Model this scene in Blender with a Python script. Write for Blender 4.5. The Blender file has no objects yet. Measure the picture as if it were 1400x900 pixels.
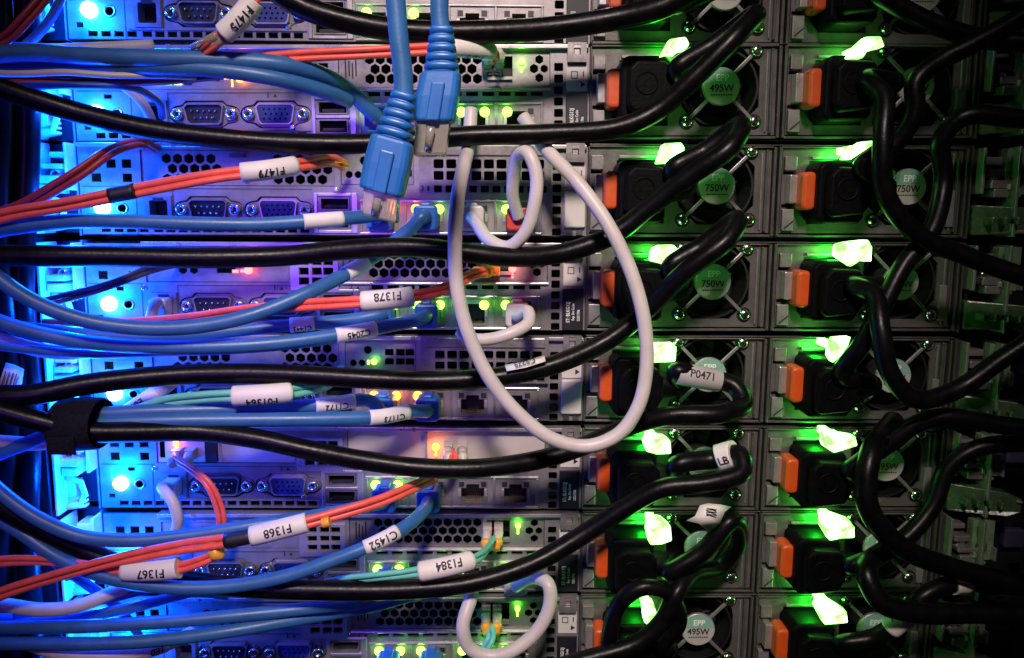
import bpy, bmesh, math, random
from math import pi, sin, cos, radians, sqrt, atan2
from mathutils import Vector, Matrix

# ------------------------------------------------------------------ scene, camera
scene = bpy.context.scene
COL = scene.collection
random.seed(7)
S = 0.001                                   # all numbers below are millimetres

FOC = 1100.0                                # focal length in photo pixels (photo 1400 wide)
CAM = Vector((263.213, -388.031, 39.582))
TILT, YAW, ROLL = -0.1457, -0.0199, -0.0058
ROT = Matrix.Rotation(YAW, 3, 'Z') @ Matrix.Rotation(TILT, 3, 'X') @ Matrix.Rotation(ROLL, 3, 'Y')

cd = bpy.data.cameras.new('camera')
cam = bpy.data.objects.new('camera', cd)
COL.objects.link(cam)
cd.sensor_width = 36.0
cd.lens = 36.0 * FOC / 1400.0
cd.clip_start = 0.005
cd.clip_end = 50
rx, fy, uz = ROT.col[0], ROT.col[1], ROT.col[2]
M = Matrix((rx, uz, -fy)).transposed().to_4x4()
M.translation = CAM * S
cam.matrix_world = M
scene.camera = cam

def at(u, v, h=0.0):
    """point of the rack (mm), standing h mm in front of the rear panels, seen at photo pixel u, v"""
    d = ROT @ Vector(((u - 700) / FOC, 1.0, -(v - 450) / FOC))
    t = (-h - CAM.y) / d.y
    return CAM + d * t

DZ = [1.47, -0.54, 1.19, -0.22, 0.63, -0.54, -1.04, -0.95]
RL = [0.0, 0.0105, 0.0017, 0.0019, -0.0044, -0.0041, -0.002, -0.0026]
def row_z(r, X=277.0):
    return (3.5 - r) * 44.45 + DZ[r] + RL[r] * X

# ------------------------------------------------------------------ materials
MATS = {}
def mat(name, col, rough=0.5, metal=0.0, vary=0.25, scale=120.0, bump=0.0, bscale=900.0, spec=0.5, coat=0.0, sub=0.0, stretch=None):
    m = bpy.data.materials.new(name); m.use_nodes = True
    nt = m.node_tree; b = nt.nodes['Principled BSDF']
    b.inputs['Metallic'].default_value = metal
    b.inputs['Specular IOR Level'].default_value = spec
    b.inputs['Coat Weight'].default_value = coat
    tc = nt.nodes.new('ShaderNodeTexCoord'); src = tc.outputs['Object']
    if stretch:
        mp = nt.nodes.new('ShaderNodeMapping'); mp.inputs['Scale'].default_value = stretch
        nt.links.new(src, mp.inputs['Vector']); src = mp.outputs['Vector']
    n = nt.nodes.new('ShaderNodeTexNoise'); n.inputs['Scale'].default_value = scale
    n.inputs['Detail'].default_value = 6; n.inputs['Roughness'].default_value = 0.65
    nt.links.new(src, n.inputs['Vector'])
    r = nt.nodes.new('ShaderNodeValToRGB')
    lo = [max(0, c * (1 - vary)) for c in col]; hi = [min(1, c * (1 + vary)) for c in col]
    r.color_ramp.elements[0].color = (*lo, 1); r.color_ramp.elements[1].color = (*hi, 1)
    r.color_ramp.elements[0].position = 0.3; r.color_ramp.elements[1].position = 0.7
    nt.links.new(n.outputs['Fac'], r.inputs['Fac']); nt.links.new(r.outputs['Color'], b.inputs['Base Color'])
    mr = nt.nodes.new('ShaderNodeMapRange')
    mr.inputs['To Min'].default_value = max(0.03, rough - 0.12); mr.inputs['To Max'].default_value = min(1, rough + 0.12)
    nt.links.new(n.outputs['Fac'], mr.inputs['Value']); nt.links.new(mr.outputs['Result'], b.inputs['Roughness'])
    if bump:
        n2 = nt.nodes.new('ShaderNodeTexNoise'); n2.inputs['Scale'].default_value = bscale; n2.inputs['Detail'].default_value = 4
        nt.links.new(tc.outputs['Object'], n2.inputs['Vector'])
        bp = nt.nodes.new('ShaderNodeBump'); bp.inputs['Strength'].default_value = bump; bp.inputs['Distance'].default_value = 0.0004
        nt.links.new(n2.outputs['Fac'], bp.inputs['Height']); nt.links.new(bp.outputs['Normal'], b.inputs['Normal'])
    MATS[name] = m
    return m
def glow(name, col, strength):
    m = bpy.data.materials.new(name); m.use_nodes = True
    b = m.node_tree.nodes['Principled BSDF']
    b.inputs['Base Color'].default_value = (*[c * 0.5 for c in col], 1)
    b.inputs['Emission Color'].default_value = (*col, 1); b.inputs['Emission Strength'].default_value = strength
    MATS[name] = m
    return m

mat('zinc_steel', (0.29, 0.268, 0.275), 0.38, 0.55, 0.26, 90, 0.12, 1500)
mat('bright_steel', (0.62, 0.58, 0.57), 0.30, 0.75, 0.10, 90, 0.05)
mat('bracket_steel', (0.29, 0.268, 0.268), 0.36, 0.6, 0.24, 140, 0.08)
mat('beige_plate', (0.52, 0.46, 0.42), 0.45, 0.15, 0.08, 60)
mat('dark_steel', (0.11, 0.10, 0.10), 0.40, 0.55, 0.2, 120, 0.12, 1500)
mat('supply_steel', (0.150, 0.138, 0.135), 0.38, 0.5, 0.18, 120, 0.12, 1500)
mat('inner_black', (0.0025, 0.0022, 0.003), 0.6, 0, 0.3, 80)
mat('port_black', (0.007, 0.007, 0.008), 0.4, 0, 0.3, 200)
mat('port_grey', (0.014, 0.014, 0.020), 0.45, 0, 0.3, 200)
mat('vga_blue', (0.025, 0.045, 0.17), 0.45, 0, 0.15, 200)
mat('chrome_screw', (0.72, 0.70, 0.68), 0.22, 1.0, 0.15, 300)
mat('gold_pin', (0.7, 0.45, 0.1), 0.3, 1.0, 0.1, 300)
mat('orange_latch', (0.58, 0.080, 0.010), 0.42, 0, 0.10, 150, 0.15, 1800)
mat('teal_sticker', (0.20, 0.34, 0.32), 0.40, 0, 0.06, 150)
mat('silver_sticker', (0.46, 0.42, 0.41), 0.36, 0.2, 0.06, 150)
mat('white_print', (0.75, 0.76, 0.74), 0.5, 0, 0.04, 150)
mat('black_print', (0.01, 0.01, 0.012), 0.5, 0, 0.05, 150)
mat('black_label', (0.010, 0.010, 0.016), 0.45, 0, 0.3, 150)
mat('pale_label', (0.56, 0.52, 0.49), 0.5, 0, 0.06, 90)
mat('paper_label', (0.72, 0.68, 0.64), 0.55, 0, 0.07, 120, 0.06, 500)
mat('black_cord', (0.0028, 0.0026, 0.0034), 0.34, 0, 0.5, 160, 0.25, 500, 0.18)
mat('black_plug', (0.0022, 0.0025, 0.0028), 0.5, 0, 0.4, 160, 0.35, 700, 0.07)
mat('blue_jacket', (0.028, 0.120, 0.31), 0.40, 0, 0.16, 110, 0.12, 900)
mat('blue_boot', (0.016, 0.125, 0.42), 0.38, 0, 0.12, 110, 0.08, 900)
mat('white_jacket', (0.54, 0.49, 0.47), 0.42, 0, 0.08, 110, 0.08, 700)
mat('orange_jacket', (0.80, 0.105, 0.075), 0.42, 0, 0.16, 180, 0.06)
mat('orange_jacket_dim', (0.30, 0.025, 0.030), 0.42, 0, 0.2, 180, 0.06)  # orange jacket darkened: the blue-only light at left is in the colour
mat('slate_jacket', (0.05, 0.05, 0.10), 0.35, 0, 0.2, 180, 0.06)
mat('aqua_jacket', (0.13, 0.52, 0.40), 0.42, 0, 0.12, 180, 0.06)
mat('amber_collar', (0.80, 0.36, 0.035), 0.40, 0, 0.12, 200)
mat('ivory_boot', (0.52, 0.45, 0.37), 0.42, 0, 0.08, 200)
mat('rack_black', (0.008, 0.0075, 0.010), 0.50, 0.0, 0.4, 60, 0.25, 1200)
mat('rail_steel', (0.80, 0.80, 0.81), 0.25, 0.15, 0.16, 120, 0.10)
mat('cord_paper', (0.36, 0.34, 0.33), 0.6, 0, 0.12, 120)
mat('green_lit_lever', (0.05, 0.085, 0.042), 0.25, 0.0, 0.35, 160, 0.5, 350)  # darker lever plastic, faint green light painted into its colour
mat('green_lit_plastic', (0.17, 0.27, 0.15), 0.25, 0.0, 0.35, 160, 0.5, 350)  # green tint and paleness stand in for green light on the guides
mat('velcro', (0.008, 0.008, 0.012), 0.9, 0, 0.5, 700, 0.9, 2500, 0.15)
mat('red_lit_plastic', (0.55, 0.05, 0.03), 0.4, 0, 0.1, 150)  # red light on a plug, painted as its colour
m = mat('clear_plug', (0.55, 0.52, 0.45), 0.12, 0, 0.08, 120)
m.node_tree.nodes['Principled BSDF'].inputs['Transmission Weight'].default_value = 0.65
glow('blue_led', (0.16, 0.50, 1.0), 22)
m = glow('green_led', (0.27, 1.0, 0.17), 5)
nt = m.node_tree; tcn = nt.nodes.new('ShaderNodeTexCoord'); nz = nt.nodes.new('ShaderNodeTexNoise'); nz.inputs['Scale'].default_value = 170; nz.inputs['Detail'].default_value = 2
nt.links.new(tcn.outputs['Object'], nz.inputs['Vector']); rmp = nt.nodes.new('ShaderNodeMapRange'); rmp.inputs['From Min'].default_value = .36; rmp.inputs['From Max'].default_value = .56
rmp.inputs['To Min'].default_value = 1.8; rmp.inputs['To Max'].default_value = 7.0
nt.links.new(nz.outputs['Fac'], rmp.inputs['Value']); nt.links.new(rmp.outputs['Result'], nt.nodes['Principled BSDF'].inputs['Emission Strength'])
glow('green_dot', (0.36, 1.0, 0.06), 6)
glow('amber_dot', (1.0, 0.34, 0.03), 6)
glow('red_dot', (1.0, 0.07, 0.06), 9)

# ------------------------------------------------------------------ mesh builder
class MB:
    def __init__(self, o=(0, 0, 0)):
        self.o = Vector(o); self.v = []; self.f = []; self.fm = []; self.fs = []; self.mats = []
    def mi(self, m):
        if m not in self.mats: self.mats.append(m)
        return self.mats.index(m)
    def add(self, vs, fs, m, smooth=False):
        n = len(self.v); k = self.mi(m)
        self.v += [Vector(p) - self.o for p in vs]
        for f in fs:
            self.f.append([n + i for i in f]); self.fm.append(k); self.fs.append(smooth)
        return self
    def box(self, x0, x1, y0, y1, z0, z1, m):
        vs = [(x, y, z) for x in (x0, x1) for y in (y0, y1) for z in (z0, z1)]
        return self.add(vs, [(0, 1, 3, 2), (4, 6, 7, 5), (0, 4, 5, 1), (2, 3, 7, 6), (0, 2, 6, 4), (1, 5, 7, 3)], m)
    def plate(self, outer, holes, y, th, m, back=False):
        """flat plate in the x/z plane facing the camera, with real holes and wall thickness"""
        bm = bmesh.new(); loops = []
        for lp in [outer] + list(holes):
            vv = [bm.verts.new((p[0], y, p[1])) for p in lp]
            for i in range(len(vv)): bm.edges.new((vv[i], vv[(i + 1) % len(vv)]))
            loops.append(lp)
        bm.verts.index_update()
        bmesh.ops.triangle_fill(bm, use_beauty=True, edges=bm.edges[:], normal=(0, -1, 0))
        bm.verts.index_update()
        vs = [v.co.copy() for v in bm.verts]; fs = [[v.index for v in f.verts] for f in bm.faces]
        bm.free()
        self.add(vs, fs, m)
        if back: self.add([(p.x, y + th, p.z) for p in vs], [list(reversed(f)) for f in fs], m)
        for lp in loops:
            n = len(lp)
            self.add([(p[0], y, p[1]) for p in lp] + [(p[0], y + th, p[1]) for p in lp],
                     [(i, (i + 1) % n, n + (i + 1) % n, n + i) for i in range(n)], m)
        return self
    def prism(self, outer, y0, y1, m):
        n = len(outer)
        return self.add([(p[0], y0, p[1]) for p in outer] + [(p[0], y1, p[1]) for p in outer],
                        [list(range(n)), list(range(2 * n - 1, n - 1, -1))] + [(i, n + i, n + (i + 1) % n, (i + 1) % n) for i in range(n)], m)
    def lathe(self, c, axis, prof, m, n=20, smooth=True):
        """prof: list of (distance along axis, radius)"""
        c = Vector(c); ax = Vector(axis).normalized()
        a = ax.orthogonal().normalized(); b = ax.cross(a)
        vs = []; fs = []
        for d, r in prof:
            for i in range(n):
                t = 2 * pi * i / n
                vs.append(c + ax * d + (a * cos(t) + b * sin(t)) * r)
        for k in range(len(prof) - 1):
            for i in range(n):
                j = (i + 1) % n
                fs.append((k * n + i, k * n + j, (k + 1) * n + j, (k + 1) * n + i))
        self.add(vs, fs, m, smooth)
        k0 = len(self.v) - len(vs); kk = self.mi(m)
        for off, rev in ((0, True), ((len(prof) - 1) * n, False)):
            idx = [k0 + off + i for i in range(n)]
            self.f.append(idx[::-1] if rev else idx); self.fm.append(kk); self.fs.append(False)
        return self
    def tube(self, path, r, m, n=12, flat=1.0):
        """round (or flattened) tube along sampled points; r may be a function of 0..1"""
        P = [Vector(p) for p in path]; N = len(P)
        rf = r if callable(r) else (lambda t: r)
        T = []
        for i in range(N):
            d = P[min(i + 1, N - 1)] - P[max(i - 1, 0)]
            T.append(d.normalized())
        up = Vector((0, -1, 0))
        u = (up - T[0] * up.dot(T[0]))
        u = u.normalized() if u.length > 1e-3 else T[0].orthogonal().normalized()
        vs = []; fs = []
        for i in range(N):
            u = (u - T[i] * u.dot(T[i])).normalized(); w = T[i].cross(u)
            rr = rf(i / (N - 1))
            for k in range(n):
                t = 2 * pi * k / n
                vs.append(P[i] + u * (cos(t) * rr * flat) + w * (sin(t) * rr))
        for i in range(N - 1):
            for k in range(n):
                j = (k + 1) % n
                fs.append((i * n + k, i * n + j, (i + 1) * n + j, (i + 1) * n + k))
        self.add(vs, fs, m, True)
        k0 = len(self.v) - len(vs); kk = self.mi(m)
        self.f.append([k0 + k for k in range(n)][::-1]); self.fm.append(kk); self.fs.append(False)
        self.f.append([k0 + (N - 1) * n + k for k in range(n)]); self.fm.append(kk); self.fs.append(False)
        return self
    def build(self, name, parent=None, bevel=0.0, label=None, seg=2):
        me = bpy.data.meshes.new(name)
        me.from_pydata([p * S for p in self.v], [], self.f)
        for m in self.mats: me.materials.append(MATS[m])
        me.polygons.foreach_set('material_index', self.fm)
        me.polygons.foreach_set('use_smooth', self.fs)
        me.update()
        bm = bmesh.new(); bm.from_mesh(me)
        bmesh.ops.recalc_face_normals(bm, faces=bm.faces[:]); bm.to_mesh(me); bm.free()
        o = bpy.data.objects.new(name, me); COL.objects.link(o)
        if parent: o.parent = parent
        if bevel:
            b = o.modifiers.new('bevel', 'BEVEL'); b.width = bevel * S; b.segments = seg
            b.limit_method = 'ANGLE'; b.angle_limit = radians(40); b.harden_normals = False
        if label: o['label'] = label
        return o

def bars(name, parent, o, items, bevel=.3, m=None):
    for it in items: MB(o).box(*it).build(name, parent, bevel)

def thing(name, label, cat, loc, group=None, roll=0.0):
    o = bpy.data.objects.new(name, None); COL.objects.link(o)
    o.empty_display_size = 0.01
    o.location = Vector(loc) * S; o.rotation_euler = (0, -roll, 0)
    o['label'] = label; o['category'] = cat
    if group: o['group'] = group
    return o

GLOW = []          # (position, colour name) of small lit lamps: a point light is added at each
def rect(x0, x1, z0, z1): return [(x0, z0), (x1, z0), (x1, z1), (x0, z1)]
def rrect(x0, x1, z0, z1, r, k=3):
    o = []
    for cx, cz, a in ((x1 - r, z1 - r, 0), (x0 + r, z1 - r, 90), (x0 + r, z0 + r, 180), (x1 - r, z0 + r, 270)):
        for i in range(k + 1):
            t = radians(a + 90 * i / k); o.append((cx + r * cos(t), cz + r * sin(t)))
    return o
def circ(cx, cz, r, n=16, a0=0.0): return [(cx + r * cos(a0 + 2 * pi * i / n), cz + r * sin(a0 + 2 * pi * i / n)) for i in range(n)]
def hexa(cx, cz, r): return circ(cx, cz, r, 6, pi / 6)
def dogbone(cx, cz, g=0.0):
    o = []
    pts = [(-8.6, 6.3), (8.6, 6.3), (10.4, 4.4)]
    o += [(cx + (abs(x) + g) * (1 if x > 0 else -1), cz + z + g) for x, z in pts]
    for i in range(9):
        t = radians(80 - 160 * i / 8); o.append((cx + 12.5 + (4.0 + g) * cos(t), cz + (4.0 + g) * sin(t)))
    o += [(cx + 10.4 + g, cz - 4.4 - g), (cx + 7.6 + g, cz - 6.3 - g), (cx - 7.6 - g, cz - 6.3 - g), (cx - 10.4 - g, cz - 4.4 - g)]
    for i in range(9):
        t = radians(260 - 160 * i / 8); o.append((cx - 12.5 + (4.0 + g) * cos(t), cz + (4.0 + g) * sin(t)))
    o += [(cx - 10.4 - g, cz + 4.4 + g)]
    return o
def dshape(cx, cz, w, h, s=1.2, r=1.2):
    return [(cx - w / 2 + r, cz + h / 2), (cx + w / 2 - r, cz + h / 2), (cx + w / 2, cz + h / 2 - r), (cx + w / 2 - s, cz - h / 2 + r),
            (cx + w / 2 - s - r, cz - h / 2), (cx - w / 2 + s + r, cz - h / 2), (cx - w / 2 + s, cz - h / 2 + r), (cx - w / 2, cz + h / 2 - r)]

# ------------------------------------------------------------------ lettering
_txt = {}
def glyphs(s, bold=False):
    """flat text mesh: verts (x, y) with height of a capital = 1, centred; faces"""
    if s not in _txt:
        c = bpy.data.curves.new('t', 'FONT'); c.body = s; c.size = 1.0; c.align_x = 'CENTER'; c.resolution_u = 3
        c.offset = 0.02
        o = bpy.data.objects.new('t', c); COL.objects.link(o)
        me = bpy.data.meshes.new_from_object(o.evaluated_get(bpy.context.evaluated_depsgraph_get()))
        bm = bmesh.new(); bm.from_mesh(me)
        bmesh.ops.triangulate(bm, faces=bm.faces[:])
        for _ in range(3):
            lg = [e for e in bm.edges if e.calc_length() > 0.13]
            if not lg: break
            bmesh.ops.subdivide_edges(bm, edges=lg, cuts=1, use_grid_fill=True)
            bmesh.ops.triangulate(bm, faces=[f for f in bm.faces if len(f.verts) > 3])
        bm.verts.index_update()
        vs = [(v.co.x, v.co.y) for v in bm.verts]; fs = [[v.index for v in f.verts] for f in bm.faces]; bm.free()
        bpy.data.objects.remove(o); bpy.data.curves.remove(c); bpy.data.meshes.remove(me)
        xs = [v[0] for v in vs]; ys = [v[1] for v in vs]
        cx = (min(xs) + max(xs)) / 2; cy = (min(ys) + max(ys)) / 2; h = 0.70
        _txt[s] = ([((x - cx) / h, (y - cy) / h) for x, y in vs], fs)
    return _txt[s]
def text_flat(mb, s, x, z, y, size, m, rot=0.0, squash=1.0):
    vs, fs = glyphs(s); c, sn = cos(rot), sin(rot)
    mb.add([(x + (a * squash * c - b * sn) * size, y, z + (a * squash * sn + b * c) * size) for a, b in vs], fs, m)
def text_round(mb, s, mid, axis, r, size, m, ang=0.0, squash=0.95):
    """letters wrapped on a cylinder round mid along axis, facing the camera, turned by ang"""
    vs, fs = glyphs(s); ax = Vector(axis).normalized()
    n = (CAM - Vector(mid)); n = (n - ax * n.dot(ax)).normalized(); w = n.cross(ax)
    if w.dot(ax.cross(n)) > 0: pass
    up = n.cross(ax)
    out = []
    for a, b in vs:
        t = b * size / r + ang
        out.append(Vector(mid) + ax * (a * size * squash) + (n * cos(t) + up * sin(t)) * (r + 0.09))
    mb.add(out, fs, m)

def smooth_path(pts, per=10):
    """centripetal Catmull-Rom through 3-D points"""
    P = [Vector(p) for p in pts]
    P = [P[0] * 2 - P[1]] + P + [P[-1] * 2 - P[-2]]
    out = []
    for i in range(1, len(P) - 2):
        p0, p1, p2, p3 = P[i - 1:i + 3]
        t0 = 0; t1 = t0 + max(1e-3, (p1 - p0).length) ** 0.5; t2 = t1 + max(1e-3, (p2 - p1).length) ** 0.5; t3 = t2 + max(1e-3, (p3 - p2).length) ** 0.5
        for k in range(per):
            t = t1 + (t2 - t1) * k / per
            a1 = p0 * ((t1 - t) / (t1 - t0)) + p1 * ((t - t0) / (t1 - t0))
            a2 = p1 * ((t2 - t) / (t2 - t1)) + p2 * ((t - t1) / (t2 - t1))
            a3 = p2 * ((t3 - t) / (t3 - t2)) + p3 * ((t - t2) / (t3 - t2))
            b1 = a1 * ((t2 - t) / (t2 - t0)) + a2 * ((t - t0) / (t2 - t0))
            b2 = a2 * ((t3 - t) / (t3 - t1)) + a3 * ((t - t1) / (t3 - t1))
            out.append(b1 * ((t2 - t) / (t2 - t1)) + b2 * ((t - t1) / (t2 - t1)))
    out.append(P[-2])
    return out
# ------------------------------------------------------------------ servers
XC = 277.0
SERVER = {   # label of the server and a short phrase that points to its row
 0: ('steel rack server cut off by the top edge, above the horizontal orange fibre', 'topmost server'),
 1: ('steel rack server crossed by the two dangling blue network plugs, digit 1 lit amber', 'server behind the dangling blue plugs'),
 2: ('steel rack server with honeycomb plate behind the orange fibre marked F1479', 'server behind the F1479 fibre'),
 3: ('steel rack server with two red lamps and white sleeve F1378 across it', 'server behind the F1378 fibre'),
 4: ('steel rack server behind the aqua fibre F01364, with square holed riser', 'server behind the aqua F01364 fibre'),
 5: ('steel rack server with plain unperforated slot plates and amber lamp in the middle', 'server with plain slot plates'),
 6: ('steel rack server behind the aqua fibre sleeve F1384', 'server behind the F1384 fibre'),
 7: ('steel rack server along the bottom edge, honeycomb plate above four green lit ports', 'lowest server'),
}
def R(r):                                   # X of things in the row stays the photo's; z is local to the row
    return lambda x, y, z: Vector((x, y, z + row_z(r, x)))
WIDE = (2, 4)

def led_chunk(mb, x0, x1, z0, z1, y0, y1, m, seed):
    rnd = random.Random(seed)
    o = rrect(x0, x1, z0, z1, min(x1 - x0, z1 - z0) * 0.28, 3)
    o = [(a + rnd.uniform(-.35, .35), b + rnd.uniform(-.35, .35)) for a, b in o]
    mb.prism(o, y0, y1, m)

def make_server(r):
    lab, _ = SERVER[r]
    t = thing('rack_server', lab, 'server', (XC, 0, row_z(r)), 'rack servers stacked in the cabinet', RL[r])
    o = (XC, 0, 0)
    wide = r in WIDE
    # body: open-backed box behind the panel, blackened to paint in shade between units
    b = MB(o)
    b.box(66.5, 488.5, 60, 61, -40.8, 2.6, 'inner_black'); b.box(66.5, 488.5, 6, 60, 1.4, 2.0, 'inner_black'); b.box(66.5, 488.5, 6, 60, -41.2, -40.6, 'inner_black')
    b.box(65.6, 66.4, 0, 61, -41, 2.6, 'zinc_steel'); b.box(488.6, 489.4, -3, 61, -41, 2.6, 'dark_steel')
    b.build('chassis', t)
    lid = MB(o)
    lid.box(95 if not wide else 68, 305.5, -3.0, 3, 0.2, 2.0, 'bright_steel'); lid.box(307, 489, -1.0, 3, 2.25, 2.8, 'dark_steel')
    lid.box(112, 114, -3.5, -2.8, 0.1, 2.2, 'zinc_steel'); lid.box(222, 224, -3.5, -2.8, 0.1, 2.2, 'zinc_steel')
    lid.build('top_cover', t, .7, seg=3)
    # rear panel with every opening cut
    H = [circ(77.2, -27.8, 3.7, 20), circ(86.4, -28.2, 1.9, 14), rect(71, 74, -35.5, -33.2), rect(81, 84.5, -21.5, -19.5), rect(73, 77.4, -9.5, -5.5), rect(80.2, 84.6, -9.5, -5.5), rect(87.4, 91.8, -9.5, -5.5), rect(73, 77.4, -16, -12), rect(87.4, 91.8, -16, -12),
         rect(98.4, 108.6, -34.4, -23.2), dogbone(127.0, -28.7), dogbone(159.9, -28.7),
         rect(179.2, 193.6, -28.9, -22.6), rect(179.2, 193.6, -37.6, -31.0)]
    H += [rect(x, x + 4.3, -39.4, -36.9) for x in [100.6 + 5.75 * i for i in range(13)]]
    H += [rect(x, x + 4.3, -39.4, -36.9) for x in [76 + 5.9 * i for i in range(4)]]
    JX = [208.9, 230.4, 251.8, 273.3]
    H += [rect(x - 7.4, x + 7.4, -38.4, -25.6) for x in JX]
    H += [rrect(289.8, 294.0, z - 1.85, z + 1.85, 0.4, 1) for z in [-7.6 - 5.2 * i for i in range(7)]]
    if not wide:
        H += [rect(95.5, 163.5, -17.4, -3.2), rect(189.5, 288.0, -16.6, -0.6)]
        H += [rect(x - 2.2, x + 2.2, z - 1.6, z + 1.6) for x in (171.0, 177.2, 182.7) for z in (-7.3, -11.9, -16.6)]
        H += [rect(x, x + 5.6, -20.6, -18.6) for x in [203.0 + 7.6 * i for i in range(11)]]
    else:
        H += [rect(96, 186.5, -17.6, -1.0), rect(226.5, 288.0, -20.8, 0.2)]
        H += [rect(189.5, 224.0, -16.8, -1.2)]
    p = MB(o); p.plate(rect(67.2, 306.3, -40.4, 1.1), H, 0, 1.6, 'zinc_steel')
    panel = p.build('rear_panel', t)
    g = MB(o)
    g.box(176.6, 178.4, -1.0, .2, -39.6, -20.6, 'bright_steel'); g.box(194.4, 197.2, -1.0, .2, -39.6, -20.6, 'bright_steel')
    g.box(178.41, 194.39, -1.0, .2, -30.7, -29.2, 'bright_steel'); g.box(178.41, 194.39, -1.0, .2, -39.6, -38.0, 'bright_steel'); g.box(178.41, 194.39, -1.0, .2, -22.2, -20.6, 'bright_steel')
    g.build('usb_frame', t, 0.3)
    g = MB(o)
    g.box(198.2, 284.8, -0.9, .2, -40.2, -39.0, 'bright_steel'); g.box(198.2, 284.8, -0.9, .2, -24.6, -23.6, 'bright_steel')
    for x in (198.2, 219.0, 240.5, 262.0, 283.4): g.box(x, x + 1.3, -0.9, .2, -38.99, -24.61, 'bracket_steel')
    if not wide: g.box(189.0, 288.4, -1.4, .2, -18.2, -17.2, 'bright_steel')
    g.box(94.5, 176, -0.8, .2, -36.5, -35.9, 'zinc_steel')
    g.build('port_surround', t, 0.25)
    for sx_, sz_ in ((167.5, -34.5), (94.2, -20.2), (187.2, -19.0)):
        k = MB(o); k.lathe((sx_, .3, sz_), (0, -1, 0), [(0, 1.5), (.7, 1.4), (1.0, .8)], 'chrome_screw', 12); k.build('panel_screw', t)
    bars('panel_seam', t, o, [(110.5, 176.0, -.12, .2, -19.2, -18.75, 'dark_steel'), (110.0, 110.5, -.12, .2, -35.7, -18.75, 'dark_steel'), (68, 94, -.12, .2, -18.3, -17.8, 'dark_steel'), (92.9, 93.4, -.12, .2, -40.2, -18.4, 'dark_steel')], 0)
    # identification lamp and screw
    l = MB(o); l.lathe((77.2, 1.0, -27.8), (0, -1, 0), [(0, 3.6), (2.2, 3.6), (3.3, 2.9), (3.9, 1.5)], 'blue_led'); l.build('identification_lamp', t)
    l = MB(o); l.lathe((86.4, 1.5, -28.2), (0, -1, 0), [(0, 1.7), (0.4, 1.7), (0.8, 1.0)], 'port_black', 12)
    l.lathe((86.4, 0.0, -28.2), (0, -1, 0), [(0, 2.9), (0.5, 2.6), (0.51, 2.0), (0.0, 1.9)], 'bright_steel', 16); l.build('identification_button', t)
    l = MB(o); l.box(98.6, 108.4, 8, 9, -34.2, -23.4, 'port_black'); l.plate(rect(97.4, 109.6, -35.2, -22.4), [rrect(99.3, 107.7, -33.4, -24.4, .6, 1)], -0.7, 8, 'bracket_steel')
    l.box(101, 106, -0.9, 6, -24.9, -23.2, 'port_black'); l.build('management_port', t)
    # D-sub ports
    for nm, cx, core in (('serial_port', 127.0, 'port_grey'), ('vga_port', 159.9, 'vga_blue')):
        d = MB(o); d.prism(dogbone(127 if cx == 127 else cx, -28.7, -0.55), 1.0, 1.9, 'bracket_steel')
        if nm == 'serial_port':
            d.plate(dshape(cx, -28.7, 18.4, 9.6), [dshape(cx, -28.7, 17.2, 8.4)], -2.2, 3.0, 'bracket_steel')
            d.prism(dshape(cx, -28.7, 17.1, 8.3), -0.6, 0.9, core)
            for k, n in ((1.5, 5), (-1.6, 4)):
                for i in range(n): d.lathe((cx + (i - (n - 1) / 2) * 2.75, -0.6, -28.7 + k), (0, -1, 0), [(0, .5), (1.5, .5), (1.8, .2)], 'chrome_screw', 8)
        else:
            d.plate(dshape(cx, -28.7, 18.0, 9.4), [dshape(cx, -28.7, 17.0, 8.4)], -1.8, 3.0, 'bright_steel')
            hs = []
            for k in range(3):
                for i in range(5): hs.append(circ(cx - 5.2 + i * 2.5 + (0.8 if k == 1 else 0), -26.5 - k * 2.2, .55, 8))
            d.plate(dshape(cx, -28.7, 16.9, 8.3), hs, -1.4, 1.6, core)
        dp = d.build(nm, t)
        for sx in (-12.5, 12.5):
            s = MB(o); s.lathe((cx + sx, 1.0, -28.7), (0, -1, 0), [(0, 2.7), (3.0, 2.7), (3.4, 2.3), (3.41, 1.3), (1.6, 1.2)], 'chrome_screw', 6 if nm == 'x' else 14)
            s.lathe((cx + sx, -0.7, -28.7), (0, -1, 0), [(0, 1.2), (0.2, .6)], 'port_black', 8)
            s.build('jackscrew', dp)
    for z0, z1 in ((-28.9, -22.6), (-37.6, -31.0)):
        u = MB(o); u.box(179.4, 193.4, 9, 10, z0, z1, 'inner_black'); u.plate(rect(179.4, 193.4, z0 + .1, z1 - .1), [rect(180.0, 192.8, z0 + .7, z1 - .7)], -0.6, 9, 'bracket_steel')
        u.box(181.2, 191.6, 1.2, 8, z0 + 1.3, z0 + 2.7, 'port_grey'); u.build('usb_port', t)
    # network ports
    G_, A_ = 'green_dot', 'amber_dot'
    DOTS = {0: {(0, -1): G_, (1, -1): G_}, 1: {(0, -1): G_, (0, 1): G_, (2, -1): G_, (2, 1): G_, (3, -1): G_}, 2: {(0, -1): A_, (1, -1): A_, (0, 1): A_, (1, 1): G_, (3, -1): G_},
            3: {(0, 1): G_, (1, -1): G_, (1, 1): G_, (2, -1): G_, (2, 1): G_, (3, -1): G_}, 4: {(0, -1): A_, (0, 1): A_, (1, -1): A_}, 5: {(0, -1): G_, (0, 1): G_, (1, -1): G_},
            6: {(0, -1): G_, (0, 1): G_, (1, 1): G_, (2, -1): G_, (3, -1): G_}, 7: {(0, -1): G_, (0, 1): G_, (1, -1): G_, (2, -1): G_, (2, 1): G_, (3, -1): G_}}[r]
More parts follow.
